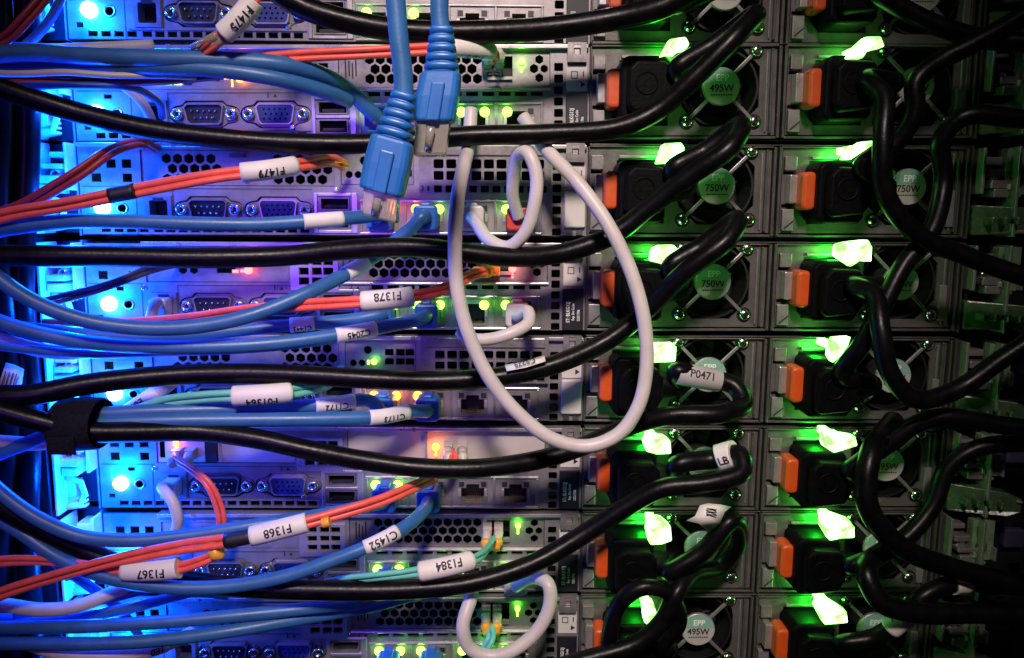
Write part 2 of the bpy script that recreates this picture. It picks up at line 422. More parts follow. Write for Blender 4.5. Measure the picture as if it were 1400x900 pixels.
    for i, x in enumerate(JX):
        n = MB(o)
        n.plate(rect(x - 7.3, x + 7.3, -38.3, -25.7), [[(x - 5.7, -37.2), (x + 5.7, -37.2), (x + 5.7, -29.6), (x + 3.2, -29.6), (x + 3.2, -27.6), (x - 3.2, -27.6), (x - 3.2, -29.6), (x - 5.7, -29.6)]], -0.5, 10, 'bracket_steel')
        n.box(x - 7.2, x + 7.2, 10, 11, -38.2, -25.8, 'inner_black')
        for k in range(8): n.box(x - 3.9 + k * 1.1, x - 3.5 + k * 1.1, 2, 9, -36.8, -36.2, 'gold_pin')
        n.box(x - 7.2, x - 5.9, -0.9, -0.45, -33.8, -30.2, 'bright_steel'); n.box(x + 5.9, x + 7.2, -0.9, -0.45, -33.8, -30.2, 'bright_steel')
        npt = n.build('network_port', t)
        for sx in (-1, 1):
            on = DOTS.get((i, sx))
            e = MB(o); xx = x + sx * 5.5
            if on: e.lathe((xx, -0.4, -28.0), (0, -1, 0), [(0, 2.3), (1.0, 2.3), (1.9, 1.7), (2.3, .7)], on, 12); GLOW.append((xx, -5.0, row_z(r, xx) - 28.0, on))
            else: e.box(xx - 1.3, xx + 1.3, -0.8, -0.4, -28.9, -26.4, 'port_grey')
            e.build('status_lamp', npt, label='lit port lamp' if on else None)
    if r in (1, 7, 5, 6):
        pass
    # expansion slots
    def bracket(x0, x1, z0, z1, holes, m, y=0.7, name='expansion_bracket', back=True):
        k = MB(o); k.plate(rect(x0, x1, z0, z1), holes, y, 1.1, m)
        return k.build(name, t)
    hexrow = lambda x0, n, z, rr=2.42: [hexa(x0 + 5.0 * i, z, rr) for i in range(n)]
    if not wide:
        if r == 5:
            a = bracket(95.8, 163.2, -17.1, -3.5, [rect(96.6, 99.5, -15, -6)], 'beige_plate'); c = bracket(189.8, 287.7, -16.4, -0.9, [], 'beige_plate', 1.6)
            bars('bracket_edge', c, o, [(228.0, 229.2, -0.2, 1.5, -16.0, -1.2, 'bright_steel')], 0); bars('bracket_edge', a, o, [(126.5, 127.5, -0.1, 0.65, -16.8, -3.8, 'bright_steel'), (120, 125.6, -2, .65, -16.2, -4.5, 'inner_black')], 0)
            led, lx, lz = 'amber_dot', 233.4, -8.8
        else:
            hs = [rect(129, 138, -13.0, -9.0)] if r in (1, 3) else (hexrow(116, 5, -8) + hexrow(118.5, 4, -12.2))
            if r in (1, 3): hs += [hexa(113 + 5.2 * i, -11.4, 2.2) for i in range(2)]
            a = bracket(95.8, 163.2, -17.1, -3.5, hs, 'zinc_steel')
            h2 = hexrow(204.0, 11, -3.9) + hexrow(206.5, 10, -8.3) + hexrow(204.0, 11, -12.7)
            h2 += [rect(258.6, 270.4, -11.8, -2.6)] + [hexa(280.4, -8.2, 2.2), hexa(285.2, -8.2, 1.9), hexa(282.9, -4.1, 2.1), hexa(282.9, -12.3, 2.1)]
            c = bracket(189.8, 287.7, -16.4, -0.9, h2, 'bracket_steel')
            k = MB(o); k.box(258.8, 270.2, 8, 9, -11.6, -2.8, 'inner_black'); k.box(263.9, 265.1, -1.0, 7, -11.7, -2.7, 'bracket_steel'); k.box(258.7, 270.3, -1.1, .6, -13.4, -12.0, 'bright_steel'); k.build('optical_cage', c)
            k = MB(o)
            for i in range(4): k.box(192.5 + i * 1.6, 193.2 + i * 1.6, .55, .69, -12.5 + (i % 2), -3.5 - (i % 3), 'black_print')
            k.build('lettering', c)
            led, lx, lz = ('red_dot', 271.0, -10.6) if r == 3 else ('green_dot', 274.6, -5.2)
        GLOW.append((lx, -4.5, row_z(r, lx) + lz, led))
        e = MB(o); e.lathe((lx, 0.9, lz), (0, -1, 0), [(0, 1.9 if led != 'green_dot' else 1.3), (1.2, 1.9 if led != 'green_dot' else 1.3), (2.1, 1.2), (2.4, .5)], led, 14); e.build('activity_lamp', c, label='lit lamp on the bracket')
        e = MB(o); e.box(lx - .45, lx + .45, .2, .69, lz - 4.6, lz - 3.4, led); e.box(lx - .45, lx + .45, .2, .69, lz - 3.0, lz - 2.2, led); e.build('activity_lamp', c)
        if r in (1, 3):
            e = MB(o); col = 'red_dot' if r == 3 else 'amber_dot'
            fx, fz = ((144.4, -11.6) if r == 3 else (144.0, -12.4)); GLOW.append((fx, -4, row_z(r, fx) + fz, col)); e.lathe((fx, 0.6, fz), (0, -1, 0), [(0, 2.0), (1.0, 2.0), (1.9, .8)], col, 14)
            e.box(136.6, 139.4, .2, .68, -12.8, -11.4, col)
            if r == 1: text_flat(e, '1', 140.2, -14.0, .55, 4.2, col)
            else: e.box(140.4, 143.0, .2, .68, -12.6, -11.3, col)
            e.build('fault_lamp', a, label='lit fault lamp')
            if r == 1:
                for i, x in enumerate((106.0, 110.5, 115.2, 119.8)):
                    e = MB(o); e.box(x - 1.7, x + 1.7, .1, .66, -15.2, -12.6, 'green_dot' if i < 3 else 'port_grey'); e.build('port_lamp', a)
        if r == 5:
            for x in (105.2,):
                GLOW.append((x, -4, row_z(r, x) - 9, 'amber_dot')); e = MB(o); e.box(x - 1.2, x + 1.2, -.1, .66, -8.5, -3.9, 'amber_dot'); e.lathe((x + .3, .5, -10.2), (0, -1, 0), [(0, 1.3), (1, 1), (1.3, .4)], 'amber_dot', 10); e.build('fault_lamp', a, label='lit amber lamp')
        if r in (6, 7, 5, 3):
            k = MB(o); k.plate(rect(164.6, 187.4, -21.0, -4.2), [rect(x - 2.4, x + 2.4, z - 1.8, z + 1.8) for x in (171.0, 177.2, 182.7) for z in (-7.3, -11.9, -16.6)], -1.2, 1.1, 'bright_steel'); k.build('vent_grille', t)
        k = MB(o); text_flat(k, '1', 156.6, -19.8, -.06, 2.7, 'black_print'); k.add([(158.9, -.06, -20.9), (160.9, -.06, -20.9), (159.9, -.06, -19.3)], [(0, 1, 2)], 'black_print')
        text_flat(k, '2', 193.2, -19.4, -.06, 2.7, 'black_print'); k.add([(195.5, -.06, -20.5), (197.5, -.06, -20.5), (196.5, -.06, -18.9)], [(0, 1, 2)], 'black_print')
        k.build('lettering', panel)
    else:
        hs = []
        for j, z in enumerate((-5.0, -9.7, -14.4)):
            dx = 2.6 if j == 1 else 0
            hs += [hexa(108 + dx + 5.2 * i, z, 2.45) for i in range(5)] + [hexa(160 + dx + 5.2 * i, z, 2.45) for i in range(5)]
        a = bracket(96.3, 186.2, -17.3, -1.3, hs, 'zinc_steel')
        k = MB(o); text_flat(k, '2', 145.5, -15.0, .62, 2.7, 'black_print'); k.build('lettering', a)
        k = MB(o); k.box(138, 145, -1.2, .65, -4.4, -2.6, 'dark_steel'); k.build('bracket_clip', a)
        # middle small card
        c = bracket(189.8, 223.7, -16.5, -1.5, [rect(x - 2.1, x + 2.1, z - 1.6, z + 1.6) for x in (211, 216.4, 221) for z in (-6.6, -11.2)] + [circ(200.5, -5.5, 2.0, 12), circ(193.4, -12, 1.7, 12), circ(197.6, -12, 1.7, 12)], 'bracket_steel')
        GLOW.append((203.6, -4, row_z(r, 203) - 11.2, 'green_dot')); e = MB(o); e.lathe((203.6, .9, -11.2), (0, -1, 0), [(0, 1.5), (1.2, 1.5), (1.9, .9), (2.1, .4)], 'green_dot', 12); e.box(200.3, 201.2, .2, .69, -12.6, -10.6, 'green_dot'); e.build('activity_lamp', c, label='lit green lamp')
        k = MB(o); text_flat(k, '3', 228.3, -18.4, -3.56, 2.5, 'black_print'); k.box(230.6, 231.6, -3.6, -3.5, -19.5, -17.2, 'black_print')
        rb = MB(o)
        gh = [rrect(x - 2.35, x + 2.35, z - 2.1, z + 2.1, .7, 2) for x in [236 + 5.9 * i for i in range(9)] for z in (-7.0, -12.4)]
        gh += [rect(x - 1.9, x + 1.9, -20.2, -17.0) for x in [235.6 + 5.5 * i for i in range(10)]]
        rb.plate(rect(226.8, 288.8, -20.9, 2.2), gh, -3.5, 4.0, 'bracket_steel')
        rbo = rb.build('riser_cage', t); k.build('lettering', rbo)
        k = MB(o); k.box(228, 287, -4.5, -3.6, -3.2, 1.6, 'bracket_steel'); k.build('riser_ridge', rbo, .4)
    # labels by the first power supply
    k = MB(o); k.box(295.6, 305.2, -.5, .2, -18.6, -7.0, 'pale_label'); pl = k.build('paper_tag', t)
    k = MB(o); k.plate(rect(297.6, 300.8, -13.0, -9.6), [rect(298.0, 300.4, -12.6, -10.0)], -.58, .05, 'black_print'); text_flat(k, '1', 303.4, -11.0, -.58, 2.6, 'black_print')
    k.add([(302.2, -.58, -17), (302.2, -.58, -14.2), (304.4, -.58, -15.6)], [(0, 1, 2)], 'black_print'); k.build('lettering', pl)
    if not wide:
        k = MB(o); k.box(295.2, 305.4, -.9, .2, -40.2, -20.2, 'black_label'); bl = k.build('service_tag', t, .3)
        k = MB(o)
        for i, (s, sz) in enumerate((('ST: BLKG12J', 1.75), ('Exp. Svc Code:', 1.25), ('22531706', 1.25))):
            text_flat(k, s, 298.2 + 2.4 * i, -31.5 + (0, 0.2, -1.6)[i], -.98, sz, 'white_print', pi / 2, .78)
        k.build('lettering', bl)
    else:
        k = MB(o); k.box(295.4, 305.4, -2.6, .2, -36.5, -19.2, 'pale_label'); k.build('pull_tab', t, .8)
        bars('tab_slot', t, o, [(296.4, 299.6, -.9, .2, -39.8, -38.0, 'dark_steel'), (301.2, 304.4, -.9, .2, -39.8, -38.0, 'dark_steel')], 0)
    k = MB(o); k.plate(rect(295.8, 304.6, -5.9, 2.8), [rect(298.6, 301.8, -2.6, 2.0)], -3.4, 3, 'bracket_steel'); k.box(298.8, 301.6, -2.2, -.4, -2.4, .4, 'bright_steel'); k.build('cover_latch', t, .3)
    # strips beside the supplies
    bars('bay_divider', t, o, [(394.6, 395.9, -2.0, 1, -40.2, 1.6, 'dark_steel'), (397.0, 398.2, -2.6, 1, -40.2, 1.6, 'dark_steel'), (306.5, 307.2, -1.5, 1, -40.2, 1.6, 'dark_steel'),
        (486.6, 487.6, -2.6, 1, -40.2, 1.6, 'dark_steel'), (307.3, 394.5, -1.2, 1, -40.6, -39.5, 'dark_steel'), (398.3, 486.5, -1.2, 1, -40.6, -39.5, 'dark_steel'),
        (307.3, 394.5, -1.4, 1, 1.3, 1.9, 'supply_steel'), (398.3, 486.5, -1.4, 1, 1.3, 1.9, 'supply_steel')], .2)
    return t
SRV = [make_server(r) for r in range(8)]

# ------------------------------------------------------------------ power supplies
WATT = {0: '495W', 1: '495W', 2: '750W', 3: '750W', 4: '495W', 5: '495W', 6: '495W', 7: '495W'}
WHERE = {0: 'topmost server', 1: 'server behind the dangling blue plugs', 2: 'server with sleeve F1479', 3: 'server with sleeve F1378', 4: 'server with aqua sleeve F01364',
         5: 'server with plain slot plates', 6: 'server with sleeve F1384', 7: 'lowest server'}
LITC = {}
LIT = {(0, 0): [(903, -70), (940, -72), (945, -50), (905, -45)], (0, 1): [(1170, -72), (1205, -75), (1208, -55), (1172, -48)],
 (1, 0): [(903, 76), (916, 53), (938, 50), (943, 60), (938, 67)], (1, 1): [(1159, 78), (1168, 64), (1184, 50), (1205, 49), (1210, 63), (1186, 69), (1180, 79)],
 (2, 0): [(897, 224), (906, 199), (910, 196), (932, 195), (936, 202), (935, 218), (915, 223)], (2, 1): [(1153, 218), (1160, 206), (1178, 194), (1198, 192), (1196, 197), (1182, 206), (1164, 218)],
 (3, 0): [(889, 357), (892, 341), (901, 336), (922, 335), (927, 342), (925, 357), (905, 361)], (3, 1): [(1143, 350), (1146, 334), (1158, 331), (1188, 328), (1193, 338), (1192, 358), (1176, 357), (1164, 365)],
 (4, 0): [(890, 471), (921, 470), (925, 476), (924, 495), (903, 496), (891, 497)], (4, 1): [(1135, 474), (1140, 463), (1164, 461), (1160, 473), (1150, 488), (1139, 497), (1134, 488)],
 (5, 0): [(880, 606), (884, 594), (908, 597), (917, 604), (918, 621), (898, 622), (884, 618)], (5, 1): [(1125, 603), (1129, 590), (1145, 591), (1150, 594), (1170, 597), (1173, 610), (1155, 616), (1141, 620), (1128, 612)],
 (6, 0): [(884, 727), (885, 710), (893, 708), (905, 710), (917, 720), (919, 740), (905, 745), (890, 746), (887, 741)], (6, 1): [(1123, 720), (1125, 707), (1139, 704), (1162, 712), (1169, 722), (1169, 736), (1152, 737), (1135, 740)],
 (7, 0): [(878, 828), (884, 823), (893, 824), (899, 842), (896, 852), (888, 857), (881, 852)], (7, 1): [(1115, 832), (1120, 820), (1130, 820), (1145, 829), (1158, 837), (1160, 852), (1145, 854), (1128, 855)]}
def make_supply(r, k):
    dx = 92.0 * k; X0 = 350.8 + dx
    lab = '%s power supply with orange latch in the %s' % (('inner', 'outer')[k], WHERE[r])
    t = thing('power_supply', lab, 'power supply', (X0, 0, row_z(r, X0)), 'power supplies with orange latches', RL[r])
    o = (350.8, 0, 0)
    f = MB(o)
    cx, cz, h, c = 368.2, -16.63, 18.2, 9.0
    octo = [(cx - h + c, cz - h), (cx + h - c, cz - h), (cx + h, cz - h + c), (cx + h, cz + h - c), (cx + h - c, cz + h), (cx - h + c, cz + h), (cx - h, cz + h - c), (cx - h, cz - h + c)]
    if r in (7, 0): octo = [(cx + min(18.2, max(-18.2, 20.5 * cos(a))), cz + min(18.2, max(-18.2, 20.5 * sin(a)))) for a in [2 * pi * (i + .5) / 28 for i in range(28)]]
    f.plate(rect(307.5, 394.2, -38.8, 1.0), [octo, rect(320.2, 343.6, -34.4, -4.6), rect(307.9, 313.2, -26.6, -25.0), rect(307.9, 313.2, -11.0, -9.6)], 0.4, 1.6, 'supply_steel')
    f.box(307.6, 394.1, 25, 26, -38.6, .8, 'inner_black'); f.box(320.1, 343.7, 3, 4, -34.5, -4.5, 'port_black')
    face = f.build('face_plate', t)
    bars('edge_rib', t, o, [(389.2, 390.0, -.5, .39, -37.5, -1, 'bracket_steel'), (391.0, 392.2, -2.0, .39, -38.2, .4, 'dark_steel'), (321, 341, -1.6, .39, -3.9, -2.5, 'bracket_steel')]
         + ([(387.6, 390.9, -1.6, .38, -35.5, -18.0, 'zinc_steel')] if k else []), .25)
    # fan
    fan = MB(o)
    fan.plate(circ(cx, cz, 18.4, 28), [circ(cx, cz, 17.4, 28)], 2.2, 20, 'inner_black')
    for i in range(7):
        a0 = 2 * pi * i / 7
        vs = []
        for rr in (5, 11, 16.8):
            for s_, yy in ((-.38, 18.0), (.38, 23.0)):
                a = a0 + s_ + rr * .035; vs.append((cx + rr * cos(a), yy, cz + rr * sin(a)))
        fan.add(vs, [(0, 1, 3, 2), (2, 3, 5, 4)], 'inner_black')
    fan.lathe((cx, 20, cz), (0, -1, 0), [(0, 6.5), (6, 6.5)], 'inner_black', 18)
    fan.build('fan', t)
    gd = MB(o)
    for sx in (-1, 1):
        for sz in (-1, 1):
            d = Vector((sx, sz)).normalized(); n = Vector((-d.y, d.x)) * .85
            a, b = Vector((cx, cz)) + d * 7.5, Vector((cx, cz)) + d * 21.5
            gd.prism([(a.x + n.x, a.y + n.y), (b.x + n.x, b.y + n.y), (b.x - n.x, b.y - n.y), (a.x - n.x, a.y - n.y)], -.5, .9, 'zinc_steel')
    gd.lathe((cx, 1.0, cz), (0, -1, 0), [(0, 8.8), (1.6, 8.8), (2.0, 8.5)], 'zinc_steel', 32)
    gd.build('fan_guard', t, .3)
    bd = MB(o)
    R_ = 8.35; arc = lambda a0, a1: [(cx + R_ * cos(radians(a0 + (a1 - a0) * i / 20)), cz + .4 + R_ * sin(radians(a0 + (a1 - a0) * i / 20)) - .4) for i in range(21)]
    bd.prism(arc(8, 172), -1.32, -1.02, 'teal_sticker'); bd.prism(arc(172, 368), -1.30, -1.02, 'silver_sticker')
    bdo = bd.build('badge', t)
    if r or 1:
        tx = MB(o); text_flat(tx, 'EPP', cx + .3, cz + 4.0, -1.40, 3.0, 'white_print', 0, .95); text_flat(tx, WATT[r], cx, cz - .8, -1.40, 3.3, 'black_print', 0, .95)
        for i in range(9): tx.box(cx - 5 + i * 1.15, cx - 4.2 + i * 1.15, -1.40, -1.33, cz - 4.2, cz - 3.6, 'black_print')
        tx.build('lettering', bdo)
    for sx in (-1, 1):
        for sz in (-1, 1):
            s = MB(o); px, pz = cx + sx * 16.0, cz + sz * 16.0
            s.lathe((px, .4, pz), (0, -1, 0), [(0, 3.5), (.5, 3.5), (.9, 3.3)], 'port_black', 18)
            s.lathe((px, -.5, pz), (0, -1, 0), [(0, 2.7), (.9, 2.6), (1.5, 2.0), (1.8, 1.0)], 'chrome_screw', 16)
            a = random.uniform(0, pi)
            for q in (0, pi / 2):
                d = Vector((cos(a + q), sin(a + q))); n = Vector((-d.y, d.x)) * .28
                A, B = Vector((px, pz)) - d * 1.4, Vector((px, pz)) + d * 1.4
                s.prism([(A.x + n.x, A.y + n.y), (B.x + n.x, B.y + n.y), (B.x - n.x, B.y - n.y), (A.x - n.x, A.y - n.y)], -2.36, -1.9, 'inner_black')
            s.build('screw', t)
    # latch
    l = MB(o); l.prism(rrect(312.8, 319.6, -27.8, -10.2, 2.6, 4), -13.0, -1.0, 'orange_latch'); l.build('release_latch', t, 1.7, seg=4)
    bars('latch_bracket', t, o, [(307.8, 313.6, -2.6, .3, -9.2, -2.6, 'bracket_steel'), (309.4, 313.0, -6.0, .3, -24.6, -11.4, 'bright_steel')], .4)
    l = MB(o); l.box(307.8, 313.4, -2.0, .3, -37.6, -27.4, 'zinc_steel')
    l.add([(309.0, -2.3, -37.0), (313.4, -2.3, -33.2), (313.4, -2.3, -32.4), (308.6, -2.3, -36.4)], [(0, 1, 2, 3)], 'inner_black'); l.build('latch_bracket', t, .4)
    # status light: lit moulded handle end above the inlet
    pts = LIT[r, k]
    e = MB((X0, 0, row_z(r, X0)))
    w3 = [at(u, v, 21) for u, v in pts]
    e.prism([(p.x, p.z) for p in w3], -21, -15.5, 'green_led')
    c = sum(w3, Vector()) / len(w3)
    e.box(c.x - 2.2, c.x + 2.2, -15.6, .3, c.z - 1.2, c.z + 2.2, 'green_led')
    e.build('status_light', t, .7, label='glowing green status light'); LITC[r, k] = c
    return t
SUP = {(r, k): make_supply(r, k) for r in range(8) for k in (0, 1)}
# ------------------------------------------------------------------ cables
def sample(pts, per=10):
    return smooth_path([at(*p) if isinstance(p, tuple) else p for p in pts], per)
def mid(P): return P[len(P) // 2]

def sleeve(parent, o, a, b, r, s=None, size=None, ang=0.0, m='paper_label', flip=False, ends=True, name='marker_sleeve', hollow=True, squash=.95):
    """printed marker tube round a cord from a to b; lettering runs from b to a when flip"""
    a, b = Vector(a), Vector(b); ax = (b - a); L = ax.length
    k = MB(o)
    prof = [(0, r * .8), (0, r * .97), (.25, r), (L - .25, r), (L, r * .97), (L, r * .8)]
    k.lathe(a, ax, prof, m, 22)
    sl = k.build(name, parent)
    if s:
        k = MB(o); text_round(k, s, (a + b) / 2, (a - b) if flip else (b - a), r, size or r * 1.0, 'black_print', ang, squash); k.build('lettering', sl)
    return sl

def sleeve_on(parent, o, P, a, b, r, s=None, size=None, ang=0.0, m='paper_label', flip=False, name='marker_sleeve', squash=.95):
    near = lambda q: min(range(len(P)), key=lambda i: (P[i] - q).length)
    i, j = sorted((near(Vector(a)), near(Vector(b))))
    # finer resampling between the ends
    a_, b_ = P[i], P[j]; seg = P[i:j + 1]
    if len(seg) < 3: seg = [P[i], (P[i] + P[j]) / 2, P[j]]
    k = MB(o); k.tube(seg, r, m, 22); sl = k.build(name, parent)
    if s:
        L = len(seg); c = seg[L // 2] if L % 2 else (seg[L // 2 - 1] + seg[L // 2]) / 2; d = seg[min(L - 1, L // 2 + 2)] - seg[max(0, L // 2 - 2)]
        if (b - a).dot(d) < 0: d = -d
        k = MB(o); text_round(k, s, c, -d if flip else d, r + .12, size or r, 'black_print', ang, squash); k.build('lettering', sl)
    return sl

def cable(name, label, cat, pts, r, m, group=None, strands=1, per=14, gap=1.0, part='jacket'):
    P = sample(pts, per)
    o = mid(P); t = thing(name, label, cat, o, group)
    if strands == 1:
        MB(o).tube(P, r, m, 14).build(part, t)
    else:
        for s in range(strands):
            k = MB(o); Q = []
            for i, p in enumerate(P):
                d = (P[min(i + 1, len(P) - 1)] - P[max(i - 1, 0)]).normalized()
                n = d.cross(Vector((0, -1, 0))).normalized()
                a = s * 2 * pi / strands + 1.2 * sin(i * 0.045 + s) * .5 + pi * s * 0
                Q.append(p + n * ((s - (strands - 1) / 2) * 2 * r * gap * cos(.5 * sin(i * .06))) + Vector((0, -1, 0)) * (.5 * r * sin(i * .08 + 2 * s)))
            k.tube(Q, r, m, 10).build('fibre_strand' if 'fibre' in name else part, t)
    return t, o, P

# ---- power cords
def power_plug(t, o, r, k):
    def w(x, y, z): X = x + 92 * k; return Vector((X, y, z + row_z(r, X)))
    dxp = -2.4
    q = MB(o)
    out = [(320.9, -31.5), (323.5, -34.0), (341.0, -34.0), (343.0, -31), (343.0, -8.2), (341.0, -5.4), (323.5, -5.4), (320.9, -8)]
    q.prism([(p[0] + dxp + 92 * k, p[1] + row_z(r, p[0] + 92 * k)) for p in out], -17, 2.5, 'black_plug')
    out2 = [(323.5, -28), (326, -31), (340, -29.5), (343.4, -24), (343.4, -14), (340, -9), (327, -8.5), (323.5, -12)]
    q.prism([(p[0] + dxp + 92 * k, p[1] + row_z(r, p[0] + 92 * k)) for p in out2], -24, -16.9, 'black_plug')
    pl = q.build('plug', t, 1.6, seg=3)
    q = MB(o); c = w(331.5 + dxp, -24, -18.5)
    q.lathe(c, (0, -1, 0), [(-.2, 5.2), (.5, 5.0), (.6, 4.4), (.1, 4.2)], 'black_plug', 22); q.build('moulded_ring', pl)
    return w(342.5, -16.5, -18.5)

def power_cord(r, k, label, pts, rad=0, tag=None, per=12):
    exitp = Vector((342.5 + 92 * k, -16.5, -18.5 + row_z(r, 342.5 + 92 * k)))
    P = sample([exitp + Vector((-2, 1, 0)), exitp + Vector((7, -1.0, 1.0))] + pts, per)
    o = exitp
    rad = 4.2 if k else (rad or 4.3)
    t = thing('power_cable', label, 'power cable', o, ('power cables of the inner supplies', 'power cables of the outer supplies')[k])
    power_plug(t, o, r, k)
    MB(o).tube(P, rad, 'black_cord', 14).build('cord', t)
    n = 16
    MB(o).tube(P[:n], lambda q: rad + 2.4 - 2.2 * q, 'black_plug', 14).build('strain_relief', t)
    return t, o, P

pc = {}
pc[0] = power_cord(0, 0, 'thick black power cord dropping behind the top of the blue hanging plugs', [(925, 5, 26), (985, -22, 26), (1005, -45, 32), (960, -20, 42), (905, 10, 40), (850, 24, 36), (760, 38, 34), (660, 44, 36), (560, 43, 38), (480, 30, 40), (410, 8, 42), (360, -25, 44)], 4.8)
pc[1] = power_cord(1, 0, 'thick black power cord crossing the whole width directly under the two orange strands', [(925, 95, 27), (975, 62, 28), (1033, 20, 34), (1008, 48, 42), (952, 104, 40), (898, 152, 36), (845, 175, 36), (750, 183, 36), (640, 186, 36), (520, 196, 38), (400, 196, 42), (300, 189, 46), (210, 178, 50), (120, 158, 54), (50, 137, 58), (-60, 100, 62)], 4.3)
pc[2] = power_cord(2, 0, 'thick black power cord running level under the blue cable with a blank white tag', [(920, 232, 28), (965, 206, 28), (1012, 172, 34), (998, 202, 42), (944, 240, 38), (888, 283, 32), (840, 320, 30), (770, 346, 32), (700, 352, 36), (640, 346, 38), (560, 338, 38), (470, 342, 38), (390, 350, 40), (280, 353, 46), (170, 351, 52), (70, 350, 58), (-60, 350, 62)], 4.4)
pc[3] = power_cord(3, 0, 'thick black power cord passing just over the aqua F01364 fibre into the strap', [(916, 366, 26), (958, 338, 26), (1008, 300, 32), (994, 328, 40), (938, 371, 38), (884, 424, 30), (830, 466, 30), (760, 498, 34), (690, 514, 36), (600, 521, 38), (520, 519, 40), (430, 514, 42), (350, 511, 44), (260, 512, 48), (180, 518, 54), (110, 527, 60), (40, 540, 66), (-60, 540, 70)], 4.4)
pc[4] = power_cord(4, 0, 'thick black power cord curving under the big white loop, marked P0471 near its plug', [(925, 508, 24), (965, 517, 22), (1004, 528, 24), (1016, 552, 30), (985, 566, 38), (920, 568, 36), (860, 583, 30), (800, 609, 32), (740, 628, 36), (660, 640, 42), (580, 640, 44), (500, 630, 45), (420, 615, 47), (350, 600, 48), (270, 590, 50), (180, 591, 58), (115, 590, 64), (50, 575, 68), (-60, 545, 72)], 4.4)
pc[5] = power_cord(5, 0, 'thick black power cord curling round the fan and leaving under sleeve F1384', [(925, 636, 24), (975, 628, 24), (1010, 622, 30), (1014, 645, 36), (970, 660, 38), (905, 668, 36), (855, 694, 34), (795, 733, 34), (730, 770, 38), (650, 796, 42), (560, 806, 44), (440, 807, 46), (330, 803, 48), (230, 790, 48), (150, 768, 50), (70, 730, 54), (0, 690, 58), (-60, 640, 60)], 4.5)
pc[6] = power_cord(6, 0, 'black power cord with a crumpled white flag label by the fan', [(915, 782, 30), (960, 755, 32), (1000, 712, 32), (1010, 740, 20), (985, 775, 14), (945, 785, 26), (925, 810, 34), (905, 850, 34), (870, 880, 34), (800, 902, 36), (700, 930, 40)], 4.3)
pc[7] = power_cord(7, 0, 'black power cord arching over the green light above the clearest 495W badge', [(905, 882, 26), (928, 850, 32), (915, 812, 34), (880, 803, 35), (850, 822, 34), (835, 860, 32), (833, 905, 30), (836, 950, 30)], 4.0)
# outer supplies: slack loops that leave to the right
pr = {}
pr[0] = power_cord(0, 1, 'black power cord at the upper right corner leaving above the first rail latch', [(1195, -15, 26), (1245, 18, 28), (1295, 40, 30), (1350, 54, 32), (1450, 60, 40)])
pr[1] = power_cord(1, 1, 'black power cord dropping steeply past two rows then leaving right, from the uppermost complete row', [(1185, 108, 26), (1208, 132, 36), (1207, 190, 42), (1210, 262, 42), (1252, 319, 40), (1320, 350, 40), (1380, 372, 42), (1470, 400, 48)])
pr[2] = power_cord(2, 1, 'black power cord slanting up to the right past the round 750W badge', [(1178, 228, 26), (1222, 198, 30), (1250, 155, 34), (1252, 112, 34), (1288, 82, 34), (1335, 58, 36), (1400, 20, 38), (1470, -40, 40)])
pr[3] = power_cord(3, 1, 'black power cord hanging in a deep bow then rising right across a lit green lever', [(1166, 390, 26), (1194, 402, 36), (1204, 450, 46), (1216, 508, 48), (1252, 546, 46), (1310, 532, 44), (1370, 491, 46), (1480, 420, 52)])
pr[4] = power_cord(4, 1, 'black power cord slanting up then running level to the right past a rail latch', [(1150, 512, 26), (1178, 472, 34), (1204, 424, 36), (1236, 362, 34), (1272, 318, 32), (1290, 250, 26), (1288, 190, 28), (1318, 160, 32), (1400, 163, 36), (1470, 165, 42)])
pr[5] = power_cord(5, 1, 'black power cord rising to the right from beside a small blue reflection', [(1162, 643, 26), (1208, 612, 28), (1252, 580, 32), (1292, 570, 34), (1360, 580, 36), (1470, 594, 42)])
pr[6] = power_cord(6, 1, 'black power cord slanting up behind the thick cord over the second lowest outer badge', [(1162, 774, 26), (1205, 757, 28), (1242, 732, 28), (1275, 692, 26), (1296, 640, 24), (1340, 612, 26), (1470, 606, 30)])
pr[7] = power_cord(7, 1, 'black power cord with a white wrapped tag in the bottom right', [(1150, 880, 26), (1195, 872, 30), (1230, 848, 34), (1262, 815, 36), (1305, 798, 34), (1360, 800, 30), (1450, 806, 30)])
for lab, pts in (('thick plugless black cord sweeping from the second lowest outer fan down to the right', [(1222, 575, 14), (1190, 622, 38), (1186, 690, 44), (1228, 745, 42), (1300, 776, 40), (1370, 794, 42), (1470, 816, 48)]),
                 ('plugless black cord leaving level to the right above the bottom right white tag', [(1216, 748, 14), (1184, 782, 38), (1205, 823, 44), (1260, 838, 44), (1340, 838, 44), (1470, 842, 48)])):
    cable('loose_cord', lab, 'power cable', pts, 4.9, 'black_cord', 'plugless cords at the outer supplies', part='cord')

def flag(parent, o, grid, m='paper_label', name='flag_label'):
    k = MB(o); nu = len(grid[0]); vs = [at(*p) for row in grid for p in row]; fs = []
    for i in range(len(grid) - 1):
        for j in range(nu - 1): fs.append((i * nu + j, i * nu + j + 1, (i + 1) * nu + j + 1, (i + 1) * nu + j))
    k.add(vs, fs, m, True); ob = k.build(name, parent)
    sd = ob.modifiers.new('thickness', 'SOLIDIFY'); sd.thickness = .25 * S
    return ob
def tag_on(which, a, b, r, s, size=None, ang=0.0, flip=False, m='paper_label', sq=.95):
    t, o, P = which
    return sleeve_on(t, o, P, at(*a), at(*b), r, s, size, ang, m, flip, name='cord_label', squash=sq)
fl = flag(pc[3][0], pc[3][1], [[(690, 499.5, 36), (716, 495, 36), (744, 486, 36)], [(691, 502, 40), (717, 497.5, 40), (745, 489, 39.5)], [(693, 508, 42.2), (719, 503, 42), (746, 494.5, 41.5)]], name='cord_label')
